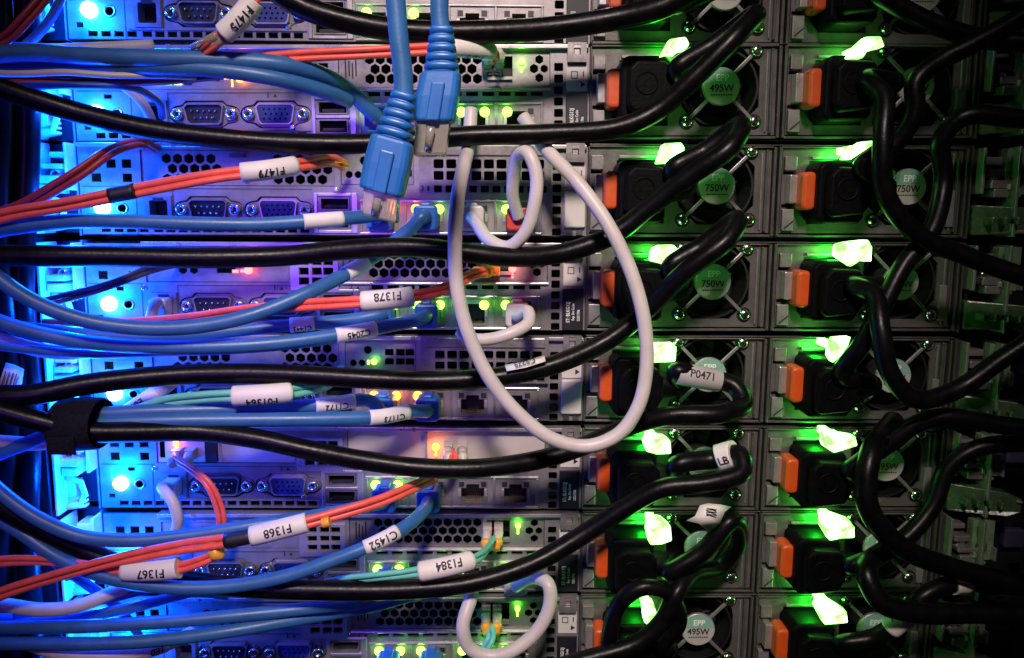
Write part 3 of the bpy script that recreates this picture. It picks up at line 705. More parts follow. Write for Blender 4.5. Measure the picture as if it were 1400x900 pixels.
kf = MB(pc[3][1]); text_round(kf, 'C5275', at(719, 505, 38.2), at(690, 511, 38.6) - at(746, 498, 37.4), 5.1, 2.6, 'black_print', -.62); kf.build('lettering', fl)
sleeve(pc[4][0], pc[4][1], at(926, 510, 23.4), at(984, 521, 22.6), 5.3, 'P0471', 3.6, .25, m='cord_paper', name='cord_label')
tag_on(pc[5], (982, 627, 24.6), (1004, 622, 28.6), 6.4, 'LB', 3.6, -.3)
tag_on(pr[7], (1216, 858, 33), (1240, 838, 34.5), 5.2, 'A', 2.6, .5)
tag_on(pr[7], (1302, 799, 34), (1322, 797, 33), 5.0, None)
# crumpled flag label
t6, o6, _ = pc[6]
fl = flag(t6, o6, [[(938, 712, 39), (955, 716, 41), (968, 727, 40)], [(950, 706, 40), (968, 708, 42.5), (984, 716, 41)], [(957, 691, 40), (974, 697, 42.5), (991, 700, 40)], [(968, 688, 38), (985, 690, 39), (1000, 693, 38)]])
kf = MB(o6)
for i in range(3):
    a, b = at(966, 695 + 4 * i, 43.2), at(980, 697 + 4 * i, 43.2); kf.tube([a, b], .25, 'black_print', 5)
kf.build('lettering', fl)
# white paper label on the cord at the far left, grey one in the corner
for nm, g, lab in (('corner', [[(0, 865, 66), (3, 885, 66), (5, 905, 66)], [(-14, 868, 64), (-10, 888, 64), (-6, 905, 64)]], None),):
    pass

# ---- network cables
NG = 'blue network cables'
def jack(r, i, y=-14):
    x = [208.9, 230.4, 251.8, 273.3][i]; return Vector((x, y, -31.6 + row_z(r, x)))
def rj_plug(t, o, r, i, m='blue_boot', h=9, boot=True):
    c = jack(r, i, 0); k = MB(o)
    k.prism(rrect(c.x - 5.3, c.x + 5.3, c.z - 5.4, c.z + 3.6, .8, 2), -3, 6, 'clear_plug'); k.build('connector', t, .3)
    k = MB(o); k.prism(rrect(c.x - 5.6, c.x + 5.6, c.z - 6.2, c.z + 5.2, 1.6, 2), -h - 5, -2.2, m); k.box(c.x - 2.6, c.x + 2.6, -h - 3, -1.0, c.z + 4.6, c.z + 6.6, m); k.build('plug_boot', t, 1.0)

def net(label, pts, r=3.1, m='blue_jacket', group=NG, plug=None, bm='blue_boot', name='network_cable', per=14):
    P3 = list(pts)
    if plug: P3 = P3 + [jack(plug[0], plug[1], -17), jack(plug[0], plug[1], -12)]
    t, o, P = cable(name, label, 'network cable', P3, r, m, group, per=per)
    if plug: rj_plug(t, o, plug[0], plug[1], bm)
    return t, o, P

n1 = net('upper of two thick blue cables sweeping in from the left above the dark red fibre', [(-40, 78, 52), (40, 72, 52), (110, 76, 52), (200, 80, 52), (290, 82, 50), (380, 88, 46), (440, 102, 36), (475, 122, 24)], 3.5, plug=(1, 0))
n2 = net('lower of two thick blue cables sweeping in from the left above the dark red fibre', [(-40, 92, 44), (40, 95, 46), (120, 91, 48), (210, 92, 50), (300, 96, 50), (380, 108, 46), (440, 124, 36), (478, 138, 24)], 3.2)
n3 = net('blue cable with a blank white tag running level under the F1479 fibre', [(-40, 322, 54), (20, 311, 54), (90, 303, 52), (170, 303, 50), (270, 306, 46), (350, 307, 42), (420, 303, 38), (480, 298, 30), (520, 294, 22)], 3.1, plug=(2, 0))
n4 = net('long blue cable sagging low then rising to the row with amber port lamps', [(-40, 345, 66), (0, 382, 66), (50, 414, 66), (120, 439, 64), (200, 449, 60), (280, 445, 56), (350, 429, 52), (420, 401, 44), (485, 368, 28), (520, 345, 20), (555, 318, 20), (578, 296, 20)], 3.1, plug=(2, 1))
n5 = net('blue cable ending in white label C2045', [(-40, 425, 56), (30, 450, 56), (110, 467, 54), (200, 474, 52), (300, 474, 48), (390, 468, 42), (470, 457, 34), (530, 446, 26), (575, 436, 20)], 3.1, plug=(3, 1))
n6 = net('blue cable with white label C1443 under the F1378 fibre', [(-40, 440, 44), (60, 452, 44), (160, 460, 42), (260, 458, 38), (350, 449, 34), (430, 442, 30), (490, 436, 24), (522, 430, 20)], 2.9, plug=(3, 0))
n7 = net('blue cable labelled C1172 leaving the black strap', [(80, 572, 56), (140, 566, 54), (220, 562, 50), (300, 560, 44), (380, 558, 36), (450, 553, 28), (505, 548, 20)], 3.1, plug=(4, 0))
n8 = net('blue cable labelled C1173 leaving the black strap', [(80, 584, 58), (150, 578, 56), (240, 575, 52), (340, 574, 46), (440, 573, 40), (520, 570, 32), (565, 562, 22)], 3.2, plug=(4, 1))
n9 = net('blue cable bowing below the lower rail latch then climbing behind sleeve F1368', [(-40, 632, 62), (0, 672, 62), (50, 708, 62), (110, 733, 60), (180, 739, 58), (260, 732, 54), (350, 718, 50), (440, 704, 42), (500, 692, 26)], 3.0, plug=(5, 0))
n10 = net('blue cable labelled C1452 swinging up to a plug beside two empty ports', [(-40, 690, 52), (20, 722, 54), (80, 762, 56), (150, 790, 58), (230, 803, 58), (310, 802, 56), (390, 788, 54), (455, 766, 52), (515, 742, 48), (560, 716, 38), (582, 695, 24)], 3.05, plug=(5, 1))
n11 = net('upper of two blue cables along the bottom left', [(-40, 858, 50), (40, 858, 50), (130, 856, 50), (230, 850, 48), (330, 841, 44), (420, 832, 38), (490, 822, 30), (515, 806, 22)], 3.0, plug=(6, 0))
n12 = net('lower of two blue cables along the bottom left', [(-40, 880, 54), (50, 880, 54), (140, 880, 53), (230, 874, 50), (320, 862, 46), (400, 848, 38), (460, 838, 30), (520, 826, 26), (570, 812, 20)], 3.0, plug=(6, 1))
n13 = net('short blue patch cable plugged in at the bottom edge, left of its twin', [(515, 1000, 30), (525, 950, 28), (530, 915, 22)], 3.0, plug=(7, 0))
n14 = net('short blue patch cable plugged in at the bottom edge, right of its twin', [(582, 1000, 30), (590, 950, 28), (592, 915, 22)], 3.0, plug=(7, 1))
n15 = net('thin blue cable pair end at far left in the bottom corner', [(-30, 846, 40), (60, 846, 40), (150, 838, 40), (240, 815, 40), (300, 800, 38), (340, 795, 30)], 2.4)
n16 = net('dark blue cable behind the strap at the very left edge', [(-40, 640, 50), (0, 620, 52), (40, 605, 54), (80, 590, 54)], 3.0)
sleeve_on(n3[0], n3[1], n3[2], at(414, 304, 38.5), at(468, 299, 32), 3.35, None, name='cable_label')
sleeve_on(n4[0], n4[1], n4[2], at(474, 374, 31), at(500, 358, 24), 3.5, None, name='cable_label')
sleeve_on(n5[0], n5[1], n5[2], at(458, 459, 35.4), at(515, 449, 28.2), 3.5, 'C2045', 2.9, .35, flip=True, name='cable_label')
sleeve_on(n6[0], n6[1], n6[2], at(395, 445.5, 31.8), at(428, 442, 30.1), 3.3, 'C1443', 2.2, .6, flip=True, name='cable_label')
sleeve_on(n7[0], n7[1], n7[2], at(430, 555, 30.6), at(486, 550, 22.6), 3.4, 'C1172', 2.9, .5, flip=True, name='cable_label')
sleeve_on(n8[0], n8[1], n8[2], at(505, 571, 33.6), at(556, 564, 24), 3.5, 'C1173', 2.9, .5, flip=True, name='cable_label')
sleeve_on(n10[0], n10[1], n10[2], at(497, 750, 49.4), at(542, 727, 43), 3.4, 'C1452', 3.6, .15, flip=True, name='cable_label')

# two patch cords dangling in front of the rack
def dangling(label, cordpts, b0, b1, p1, c1, rad, h):
    P = sample(cordpts); o = at(*b0, h); t = thing('network_cable', label, 'network cable', o, 'dangling network plugs')
    MB(o).tube(P, rad, 'blue_jacket', 16).build('jacket', t)
    A, B, C, D = at(*b0, h), at(*b1, h), at(*p1, h), at(*c1, h)
    ax = (B - A).normalized(); side = ax.cross(Vector((0, -1, 0))).normalized(); dp = side.cross(ax).normalized()
    k = MB(o); L = (B - A).length; prof = []
    nr = 5
    def section(c, w, d, n=20, e=.55):
        out = []
        for i in range(n):
            a = 2 * pi * i / n; ca, sa = cos(a), sin(a)
            out.append(c + side * (w * (abs(ca) ** e) * (1 if ca > 0 else -1)) + dp * (d * (abs(sa) ** e) * (1 if sa > 0 else -1)))
        return out
    secs = []
    for i in range(nr):
        for f, rr in ((0, 1.0), (.10, 1.06), (.62, 1.06), (.70, .86), (.95, .86)):
            q = (i + f) / nr; w = rad * 1.18 + (5.6 - rad * 1.18) * q
            secs.append(section(A + ax * (L * q), w * rr, (rad * 1.18 + (5.2 - rad * 1.18) * q) * rr))
    secs.append(section(B, 5.9, 5.4))
    vs = [p for s in secs for p in s]; n = 20
    k.add(vs, [(i * n + j, i * n + (j + 1) % n, (i + 1) * n + (j + 1) % n, (i + 1) * n + j) for i in range(len(secs) - 1) for j in range(n)] + [list(range(n))], 'blue_boot', True)
    k.build('strain_relief', t)
    ax2 = (C - B).normalized(); k = MB(o); secs = []
    for q, w, d in ((0, 5.9, 5.4), (.06, 6.7, 5.9), (.5, 7.2, 6.3), (.94, 7.0, 6.2), (1, 6.6, 5.9)):
        secs.append(section(B + (C - B) * q, w, d, 20, .4))
    vs = [p for s in secs for p in s]
    k.add(vs, [(i * n + j, i * n + (j + 1) % n, (i + 1) * n + (j + 1) % n, (i + 1) * n + j) for i in range(4) for j in range(n)] + [list(range(n)), list(range(4 * n, 5 * n))], 'blue_boot', False)
    # latch guard ridge
    e0, e1 = B + (C - B) * .25, C
    vs = []
    for e in (e0, e1):
        for sx, sz in ((-2.2, 6.0), (2.2, 6.0), (2.2, 7.6), (-2.2, 7.6)): vs.append(e + dp * -sz * (1 if dp.y > 0 else -1) * .98 + side * sx)
    k.add(vs, [(0, 1, 2, 3), (4, 5, 6, 7), (0, 1, 5, 4), (1, 2, 6, 5), (2, 3, 7, 6), (3, 0, 4, 7)], 'blue_boot')
    k.build('plug_body', t, .5)
    k = MB(o); vs = []
    E = D
    for e, w, d in ((C - ax2 * .5, 5.4, 4.2), (C + (E - C) * .9, 5.4, 4.2), (E, 5.0, 3.8)):
        for sx, sz in ((-1, -1), (1, -1), (1, 1), (-1, 1)): vs.append(e + side * (sx * w) + dp * (sz * d))
    k.add(vs, [(0, 1, 2, 3), (8, 9, 10, 11)] + [(b + j, b + (j + 1) % 4, b + 4 + (j + 1) % 4, b + 4 + j) for b in (0, 4) for j in range(4)], 'clear_plug')
    cn = k.build('connector', t, .3)
    k = MB(o)
    for i in range(8):
        b = E - ax2 * 6 + side * ((i - 3.5) * 1.05); k.tube([b - dp * 3.0, b - dp * 3.0 + ax2 * 5], .3, 'gold_pin', 6)
    k.build('contacts', cn)
    k = MB(o); c0 = C + dp * (-4.4 if dp.y > 0 else 4.4); k.tube([c0 + ax2 * ((E - C).length * .85), c0 + ax2 * 2 + dp * (-2.5 if dp.y > 0 else 2.5)], 1.3, 'clear_plug', 8, .5); k.build('locking_tab', t)
    return t
dangling('longer dangling blue network plug with clear tip, hanging lower and to the left', [(535, -60, 128), (540, -10, 128), (545, 50, 128), (551, 100, 128), (552, 140, 128)], (553, 128), (538, 190), (522, 264), (521, 300), 3.05, 128)
dangling('shorter dangling blue network plug with clear tip, hanging higher and to the right', [(602, -60, 112), (601, -10, 112), (601, 20, 112), (604, 52, 112)], (604, 38), (604, 100), (593, 168), (588, 214), 3.0, 112)

# ---- white cables
WG = 'white network cables'
w1 = net('big white cable hanging in one large oval loop across four servers', [(644, 150, 22), (641, 196, 28), (634, 228, 44), (625, 275, 54), (622, 330, 58), (625, 395, 58), (640, 455, 58), (668, 515, 58), (708, 565, 58), (755, 600, 58), (803, 610, 58), (845, 594, 58), (873, 555, 57), (884, 500, 56), (880, 435, 55), (862, 370, 53), (830, 305, 50), (790, 250, 44), (752, 210, 34), (736, 190, 26), (715, 160, 20)], 3.0, 'white_jacket', WG)
w2 = net('short white cable looping from a white plug to a red lit plug beside it', [jack(2, 2, -14), (652, 306, 22), (668, 328, 30), (694, 338, 34), (718, 318, 38), (731, 278, 40), (733, 238, 40), (722, 210, 38), (709, 210, 32), (703, 236, 24), (701, 268, 18), jack(2, 3, -12)], 2.9, 'white_jacket', WG)
rj_plug(w2[0], w2[1], 2, 2, 'white_jacket', 8); 
kx = MB(w2[1]); cjx = jack(2, 3, 0); kx.prism(rrect(cjx.x - 5.4, cjx.x + 5.4, cjx.z - 6, cjx.z + 4.5, 1.2, 2), -11, -1, 'red_lit_plastic'); kx.build('red_lit_plug', w2[0], .8)  # plug coloured red in place of the red light on it
w3 = net('short white cable under the oval loop, plugged in beside the red lamps', [(628, 452, 30), (640, 462, 32), (668, 464, 34), (700, 455, 34), (722, 442, 30), (722, 426, 24), jack(3, 3, -16), jack(3, 3, -10)], 2.8, 'white_jacket', WG)
rj_plug(w3[0], w3[1], 3, 3, 'white_jacket', 5)
w4 = net('white cable bowing out at the bottom centre in front of the tan fibre plugs', [jack(6, 3, -12), (735, 790, 30), (750, 800, 36), (751, 830, 38), (733, 864, 40), (700, 890, 42), (668, 897, 42), (642, 886, 42), (633, 856, 42), (643, 820, 36), (648, 795, 26)], 3.2, 'white_jacket', WG)
rj_plug(w4[0], w4[1], 6, 3, 'white_jacket', 6)
w5 = net('greyish white cable curving into the strap at the left edge', [(-40, 600, 52), (10, 605, 52), (60, 606, 52), (100, 596, 52), (120, 585, 50)], 2.9, 'white_jacket', WG)
w6 = net('greyish white cable rising out of the left edge towards the F1367 sleeve', [(-40, 820, 50), (10, 828, 50), (60, 834, 50), (110, 828, 48), (150, 812, 44), (190, 795, 36)], 3.1, 'white_jacket', WG)
w7 = net('white cable along the bottom left corner marked 1E0 in black', [(40, 880, 50), (80, 893, 50), (140, 897, 48), (200, 890, 42), (240, 876, 34), (262, 865, 24)], 3.1, 'white_jacket', WG)
sleeve_on(w7[0], w7[1], w7[2], at(196, 891, 42.6), at(228, 881, 37), 3.4, '1E0', 3.0, .5, flip=True, m='white_jacket', name='cable_label')
w8 = net('greyish white cable dipping behind blue cables at the left edge', [(-40, 450, 46), (20, 470, 46), (80, 482, 46), (150, 478, 42), (210, 468, 34)], 3.0, 'white_jacket', WG)
w9 = net('white cable with lit blue side hanging from a white plug beside the round blue lamp', [Vector((103.5, -6, -28 + row_z(5, 103))), (222, 668, 22), (236, 686, 28), (243, 710, 28), (236, 735, 24), (225, 752, 16)], 2.6, 'white_jacket', WG)
w10 = net('white cable arcing down past the fan of blue light under the dark red fibre', [(148, 108, 26), (170, 118, 24), (192, 138, 22), (205, 160, 16), (208, 176, 8)], 2.2, 'white_jacket', WG)
w11 = net('pale cable lying along the very top of the left edge', [(-40, 64, 44), (20, 66, 44), (70, 68, 44), (130, 66, 40), (210, 62, 30)], 2.4, 'white_jacket', WG)
w12 = net('white cable stub marked E01 beside the blue lamp of the aqua fibre row', [(150, 578, 16), (172, 566, 24), (195, 551, 28), (220, 533, 24), (240, 518, 12)], 3.4, 'white_jacket', WG)
sleeve_on(w12[0], w12[1], w12[2], at(176, 564, 26), at(212, 538, 25), 4.0, 'E01', 3.2, -.2, flip=True, name='cable_label')
w13 = net('white cable stub plugged into the management port beside the lamp of the red lamp row', [Vector((103.5, -6, -28 + row_z(3, 103))), (212, 415, 18), (205, 436, 20), (188, 462, 14)], 2.5, 'white_jacket', WG)
for q, (lab, pts, rr, mm) in enumerate((
    ('thin lilac lit cable lying between the thick blue cables at the upper left', [(-40, 99, 54), (30, 101, 55), (90, 99, 55), (150, 103, 52), (230, 104, 46), (300, 108, 36)], 1.3, 'white_jacket'),
    ('thin pale blue cable under the dark red bundle at upper left', [(-40, 119, 48), (40, 118, 48), (110, 117, 46), (180, 120, 40), (215, 138, 26), (222, 160, 10)], 1.5, 'blue_jacket'),
    ('thin blue strand, upper of a fan rising across the lower left corner', [(20, 842, 44), (90, 832, 44), (150, 820, 42), (210, 806, 36), (260, 800, 24), (300, 805, 8)], 1.6, 'blue_jacket'),
    ('thin blue strand, lower of a fan rising across the lower left corner', [(20, 850, 42), (90, 845, 42), (160, 832, 40), (220, 818, 34), (270, 812, 22), (310, 816, 8)], 1.6, 'blue_jacket'),
    ('thin dark blue cable running down left of the lowest rail ends', [(-30, 690, 44), (20, 720, 46), (70, 765, 44), (120, 800, 40), (160, 830, 34), (190, 870, 24)], 2.2, 'blue_jacket'),
    ('thin white cable crossing under the F1367 sleeve at lower left', [(90, 790, 34), (150, 776, 34), (210, 752, 30), (260, 738, 24), (300, 745, 14)], 1.7, 'white_jacket'),
    ('thin blue cable just under the blue cable with label C2045', [(-40, 468, 50), (40, 478, 50), (120, 484, 48), (220, 482, 44), (330, 478, 38), (420, 470, 28), (470, 462, 14)], 1.9, 'blue_jacket'))):
    net(lab, pts, rr, mm, 'thin strands among the cable bundles')
w14 = net('slim blue cable standing upright at the far left top edge', [(92, -40, 20), (84, -5, 22), (66, 30, 24), (40, 58, 26), (10, 76, 30), (-40, 90, 30)], 1.9)
for r, tt in ((5, w9), (3, w13)):
    k = MB(tt[1]); zz = row_z(r, 103); k.prism(rrect(99.5, 107.5, -33 + zz, -24.5 + zz, 1, 2), -9, 4, 'white_jacket'); k.build('plug_boot', tt[0], .8)

# ---- optical fibres
FG = 'orange optical fibres'
def fibre(label, pts, r=1.35, m='orange_jacket', strands=2, group=FG, **kw):
    t, o, P = cable('fibre_cable', label, 'fibre cable', pts, r, m, group, strands, **kw); return t, o, P
def lc_pair(t, o, p, d, col='amber_collar', boot='ivory_boot', sep=5.6):
    """twin optical connectors at p, pushed in along +y; boots point along d"""
    for s in (-.5, .5):
        c = p + Vector((s * sep, 0, 0)); dd = Vector(d).normalized()
        k = MB(o); k.box(c.x - 2.2, c.x + 2.2, c.y + .5, c.y + 12, c.z - 2.6, c.z + 2.6, boot); k.lathe(c + Vector((0, 1.0, 0)), dd, [(0, 2.5), (4.5, 2.2), (5, 1.9)], boot, 12)
        q = k.build('connector', t)
        k = MB(o); k.lathe(c + Vector((0, 1.0, 0)) + dd * 5, dd, [(0, 2.7), (2.2, 2.7), (2.6, 2.0), (5.2, 1.5)], col, 10); k.build('collar', q)

f1 = fibre('pair of orange strands running level to a white sleeve at top centre', [(352, 82, 44), (420, 76, 44), (500, 72, 44), (570, 68, 42), (625, 66, 38), (672, 72, 26), (676, 84, 14)], 1.35)
sleeve_on(f1[0], f1[1], f1[2], at(617, 66, 38.6), at(676, 68, 29), 3.8, 'F1273', 2.6, 1.05, flip=True)
lc_pair(f1[0], f1[1], at(674, 88, 6), (0, -1, .5), 'ivory_boot', 'clear_plug')
f2 = fibre('bundle of orange strands dimmed to dark red along the left under two thick blue cables', [(-40, 108, 46), (30, 108, 46), (110, 109, 44), (190, 106, 42), (260, 102, 40), (330, 94, 40), (390, 90, 36)], 1.75, 'orange_jacket_dim', strands=2)
f3 = fibre('orange fibre pair with black heatshrink and white sleeve F1479', [(-40, 308, 58), (20, 292, 58), (90, 280, 58), (160, 266, 56), (230, 252, 54), (300, 240, 52), (370, 232, 48), (430, 222, 34), (452, 219, 24), (470, 226, 12)], 1.5)
sleeve_on(f3[0], f3[1], f3[2], at(333, 238.5, 50.6), at(404, 227.5, 41.5), 4.1, 'F1479', 3.3, .30, flip=True)
sleeve_on(f3[0], f3[1], f3[2], at(152, 268, 56.4), at(184, 261.5, 55.3), 3.1, None, m='black_print', name='heatshrink')
kx = MB(f3[1])
for i in range(16):
    a = at(455 + i % 5, 217 + (i * 3) % 7, 22); b = at(464 + (i * 5) % 16, 222 + (i * 7) % 14, 14); kx.tube([a, (a + b) / 2 + Vector((0, 0, 1.2)), b], .22, 'amber_collar', 5)
kx.build('aramid_fray', f3[0])
f4 = fibre('orange fibre dimmed to dark red slanting steeply up across the blue lit bracket', [(-20, 300, 50), (30, 283, 50), (70, 260, 50), (110, 235, 48), (145, 210, 42), (172, 199, 30), (196, 196, 16), (214, 204, 3)], 1.45, 'orange_jacket_dim')
f4b = fibre('thin dark fibre slanting across the top left corner', [(-20, 66, 50), (10, 52, 50), (35, 26, 50), (60, -4, 48), (80, -30, 46)], 1.3, 'orange_jacket_dim', strands=2)
f4c = fibre('thin dark fibre slanting across the third round blue lamp', [(60, 414, 40), (110, 402, 38), (160, 386, 34), (195, 372, 26), (222, 364, 14), (244, 360, 3)], 1.1, 'slate_jacket', strands=2)
f5 = fibre('orange fibre pair with white sleeve F1378 ending beside a red lamp', [(60, 444, 20), (150, 443, 26), (260, 435, 34), (340, 424, 40), (420, 417, 46), (500, 412, 48), (560, 406, 46), (610, 394, 38), (645, 376, 24), (662, 372, 14)], 1.35)
sleeve_on(f5[0], f5[1], f5[2], at(492, 413, 48), at(565, 406, 45.5), 4.4, 'F1378', 3.5, -.30, flip=True)
lc_pair(f5[0], f5[1], at(670, 370, 6), (-.8, -1, -.1), 'amber_collar', 'amber_collar', 4.8)
f6 = fibre('thin orange fibre drooping from a white plug by the amber lamp at left', [at(240, 626, 6), (244, 630, 16), (262, 642, 22), (284, 662, 26), (298, 690, 26), (303, 714, 26), (300, 740, 24)], 1.2)
lc_pair(f6[0], f6[1], at(248, 624, 6), (.2, -1, -.2), 'ivory_boot', 'ivory_boot', 6.5)
f7 = fibre('orange fibre pair with black heatshrink and white sleeve F1368', [(-40, 828, 62), (20, 805, 62), (90, 784, 62), (170, 764, 62), (250, 748, 62), (330, 736, 62), (390, 722, 60), (450, 706, 56), (520, 685, 48), (570, 664, 36), (596, 652, 22)], 1.5)
sleeve_on(f7[0], f7[1], f7[2], at(342, 734, 62), at(420, 713.5, 58), 4.3, 'F1368', 3.5, .15, flip=True)
sleeve_on(f7[0], f7[1], f7[2], at(309, 740, 62), at(345, 733, 62), 3.2, None, m='black_print', name='heatshrink')
kx = MB(f7[1]); a = at(440, 708.5, 59); kx.lathe(a + Vector((0, 0, -2.4)), at(449, 706, 59) - at(440, 708.5, 59), [(0, 2.2), (3.6, 2.2)], 'amber_collar', 10); kx.build('collar', f7[0], .4)
f8 = fibre('orange fibre with white sleeve F1367 ending in a loose yellow collared connector', [(-40, 772, 56), (20, 766, 56), (80, 768, 56), (140, 777, 58), (200, 780, 60), (245, 776, 60), (280, 765, 60), (298, 755, 60)], 1.3)
sleeve_on(f8[0], f8[1], f8[2], at(168, 781, 60), at(246, 776, 60), 4.6, 'F1367', 3.5, .35, flip=True)
kx = MB(f8[1]); a, b = at(290, 760, 60), at(310, 746, 60); kx.lathe(a, b - a, [(0, 1.6), (.4, 3.4), (4.2, 3.8), (4.6, 2.2)], 'amber_collar', 8); cn = kx.build('collar', f8[0])
kx = MB(f8[1]); c = at(342, 729, 60); kx.lathe(b, c - b, [(0, 2.0), (5, 2.2), (5.1, 2.7), (6, 2.7), (6.1, 2.2), ((c - b).length, 1.9)], 'aqua_jacket', 12); kx.build('connector', f8[0])
f9 = fibre('orange fibre pointing down left at the top edge with lilac lit sleeve F1475', [(372, -60, 60), (358, -18, 60), (345, 4, 60), (325, 28, 60), (300, 52, 58), (284, 66, 54), (275, 74, 50)], 1.3)
sleeve_on(f9[0], f9[1], f9[2], at(347, 2, 60), at(308, 46, 59), 4.3, 'F1475', 3.3, .15)
kx = MB(f9[1])
for s in (-1, 1):
    a = at(303 + s * 4, 50 + s * 2, 58.5); b = at(270 + s * 8, 68 + s * 3, 52); kx.tube([a, (a + b) / 2, b], lambda q: 1.9 - .7 * q, 'clear_plug', 10)
kx.build('dust_sleeve', f9[0])
AG = 'aqua optical fibres'
a1 = fibre('aqua fibre pair with white sleeve F01364', [(190, 562, 46), (230, 549, 48), (280, 543, 50), (330, 541, 50), (390, 537, 46), (430, 530, 36), (448, 524, 26), (470, 505, 14)], 1.5, 'aqua_jacket', 2, AG)
sleeve_on(a1[0], a1[1], a1[2], at(318, 542, 50), at(399, 538.5, 46), 4.4, 'F01364', 3.3, .78, flip=True)
a2 = fibre('aqua fibre pair with white sleeve F1384 and two tan connectors', [(420, 806, 30), (465, 794, 38), (510, 789, 46), (560, 784, 48), (610, 775, 48), (650, 764, 40), (668, 748, 24), (674, 738, 14)], 1.3, 'aqua_jacket', 2, AG)
sleeve_on(a2[0], a2[1], a2[2], at(573, 783, 49), at(644, 768, 43), 4.5, 'F1384', 3.6, -.15, flip=True)
lc_pair(a2[0], a2[1], at(674, 728, 5), (-.12, -1, -.8))
a3 = fibre('aqua and tan fibre dropping from two connectors at the bottom edge behind the white cable', [at(670, 856, 8), (671, 872, 16), (664, 886, 18), (654, 905, 18), (645, 940, 16)], 1.3, 'aqua_jacket', 2, AG)
lc_pair(a3[0], a3[1], at(672, 842, 5), (0, -1, -.8))
a4 = fibre('orange fibre leaving the two white dust capped connectors beside the amber lamp', [at(618, 618, 6), (620, 626, 14), (610, 640, 20), (580, 652, 18)], 1.1, 'orange_jacket', 2, FG)
lc_pair(a4[0], a4[1], at(622, 616, 6), (.1, -1, -.3), 'ivory_boot', 'ivory_boot', 7)

# ---- strap and loose labels
o = at(118, 578, 60); t = thing('cable_strap', 'black hook and loop strap binding the cable bundle at left', 'strap', o)
k = MB(o)
def strap_sec(c, hw, hh, n=24):
    return [c + Vector((0, cos(2 * pi * i / n) * hw, sin(2 * pi * i / n) * hh)) for i in range(n)]
A, B = at(82, 580, 58), at(140, 579, 58); secs = [strap_sec(A + (B - A) * q + Vector((0, 0, 0)), 13 + s, 10.6 + s) for q, s in ((0, -.6), (.05, 0), (.5, .5), (.95, 0), (1, -.6))]
n = 24; k.add([p for s in secs for p in s], [(i * n + j, i * n + (j + 1) % n, (i + 1) * n + (j + 1) % n, (i + 1) * n + j) for i in range(4) for j in range(n)], 'velcro', True); k.build('band', t)
k = MB(o); k.prism([(A.x + 1.5, A.z - 9), (B.x - 5, B.z - 9.5), (B.x - 5, B.z - 2), (A.x + 1.5, A.z - 2)], A.y - 14.2, A.y - 12.0, 'velcro'); k.build('loose_end', t, .6)

# dark bundle of cables hanging down the left post
BG = 'black cables hanging down the left post'
for i, (lab, pts, rad) in enumerate((
    ('black hanging cable nearest the left frame edge, with a curled white paper label', [(-8, -60, 26), (2, 150, 26), (-4, 330, 28), (6, 470, 30), (14, 560, 30), (4, 680, 28), (-6, 960, 26)], 6.0),
    ('second black hanging cable from the left frame edge, without any label', [(36, -60, 22), (38, 200, 22), (30, 420, 24), (40, 560, 26), (38, 720, 24), (50, 960, 22)], 5.0))):
    t, o, P = cable('hanging_cable', lab, 'cable', pts, rad, 'black_cord', BG)
    if i == 0:
        fl = flag(t, o, [[(8, 496, 37), (20, 499, 38), (33, 505, 36)], [(2, 514, 38), (17, 519, 39), (30, 525, 37)], [(-4, 535, 38), (10, 541, 39), (22, 545, 37)]], name='paper_label')
        k = MB(o)
        for q in range(4):
            k.tube([at(8 + q * 5, 508 + q, 39.5), at(0 + q * 5, 534 + q, 39.5)], .25, 'black_print', 5)
        k.build('lettering', fl)
# ------------------------------------------------------------------ rack frame and rail ends
t = thing('server_rack', 'black rack frame with upright posts at both sides of the stacked servers', 'server rack', (277, 0, -190))
o = (277, 0, -190)
k = MB(o); k.plate(rect(-60, 47, -330, 260), [rrect(28, 34, z - 4.5, z + 4.5, .8, 1) for z in range(-300, 250, 22)], -14, 3, 'rack_black'); k.box(47, 49.5, -14, 60, -330, 260, 'rack_black'); k.box(-60, 46.9, 55, 58, -330, 260, 'inner_black'); k.build('post', t, .4)
k = MB(o); k.plate(rect(515, 640, -330, 260), [rrect(532, 538, z - 4.5, z + 4.5, .8, 1) for z in range(-300, 250, 22)], 6, 3, 'rack_black'); k.box(512.5, 515, 6, 60, -330, 260, 'rack_black'); k.box(515, 640, 55, 58, -330, 260, 'inner_black'); k.build('post', t, .4)

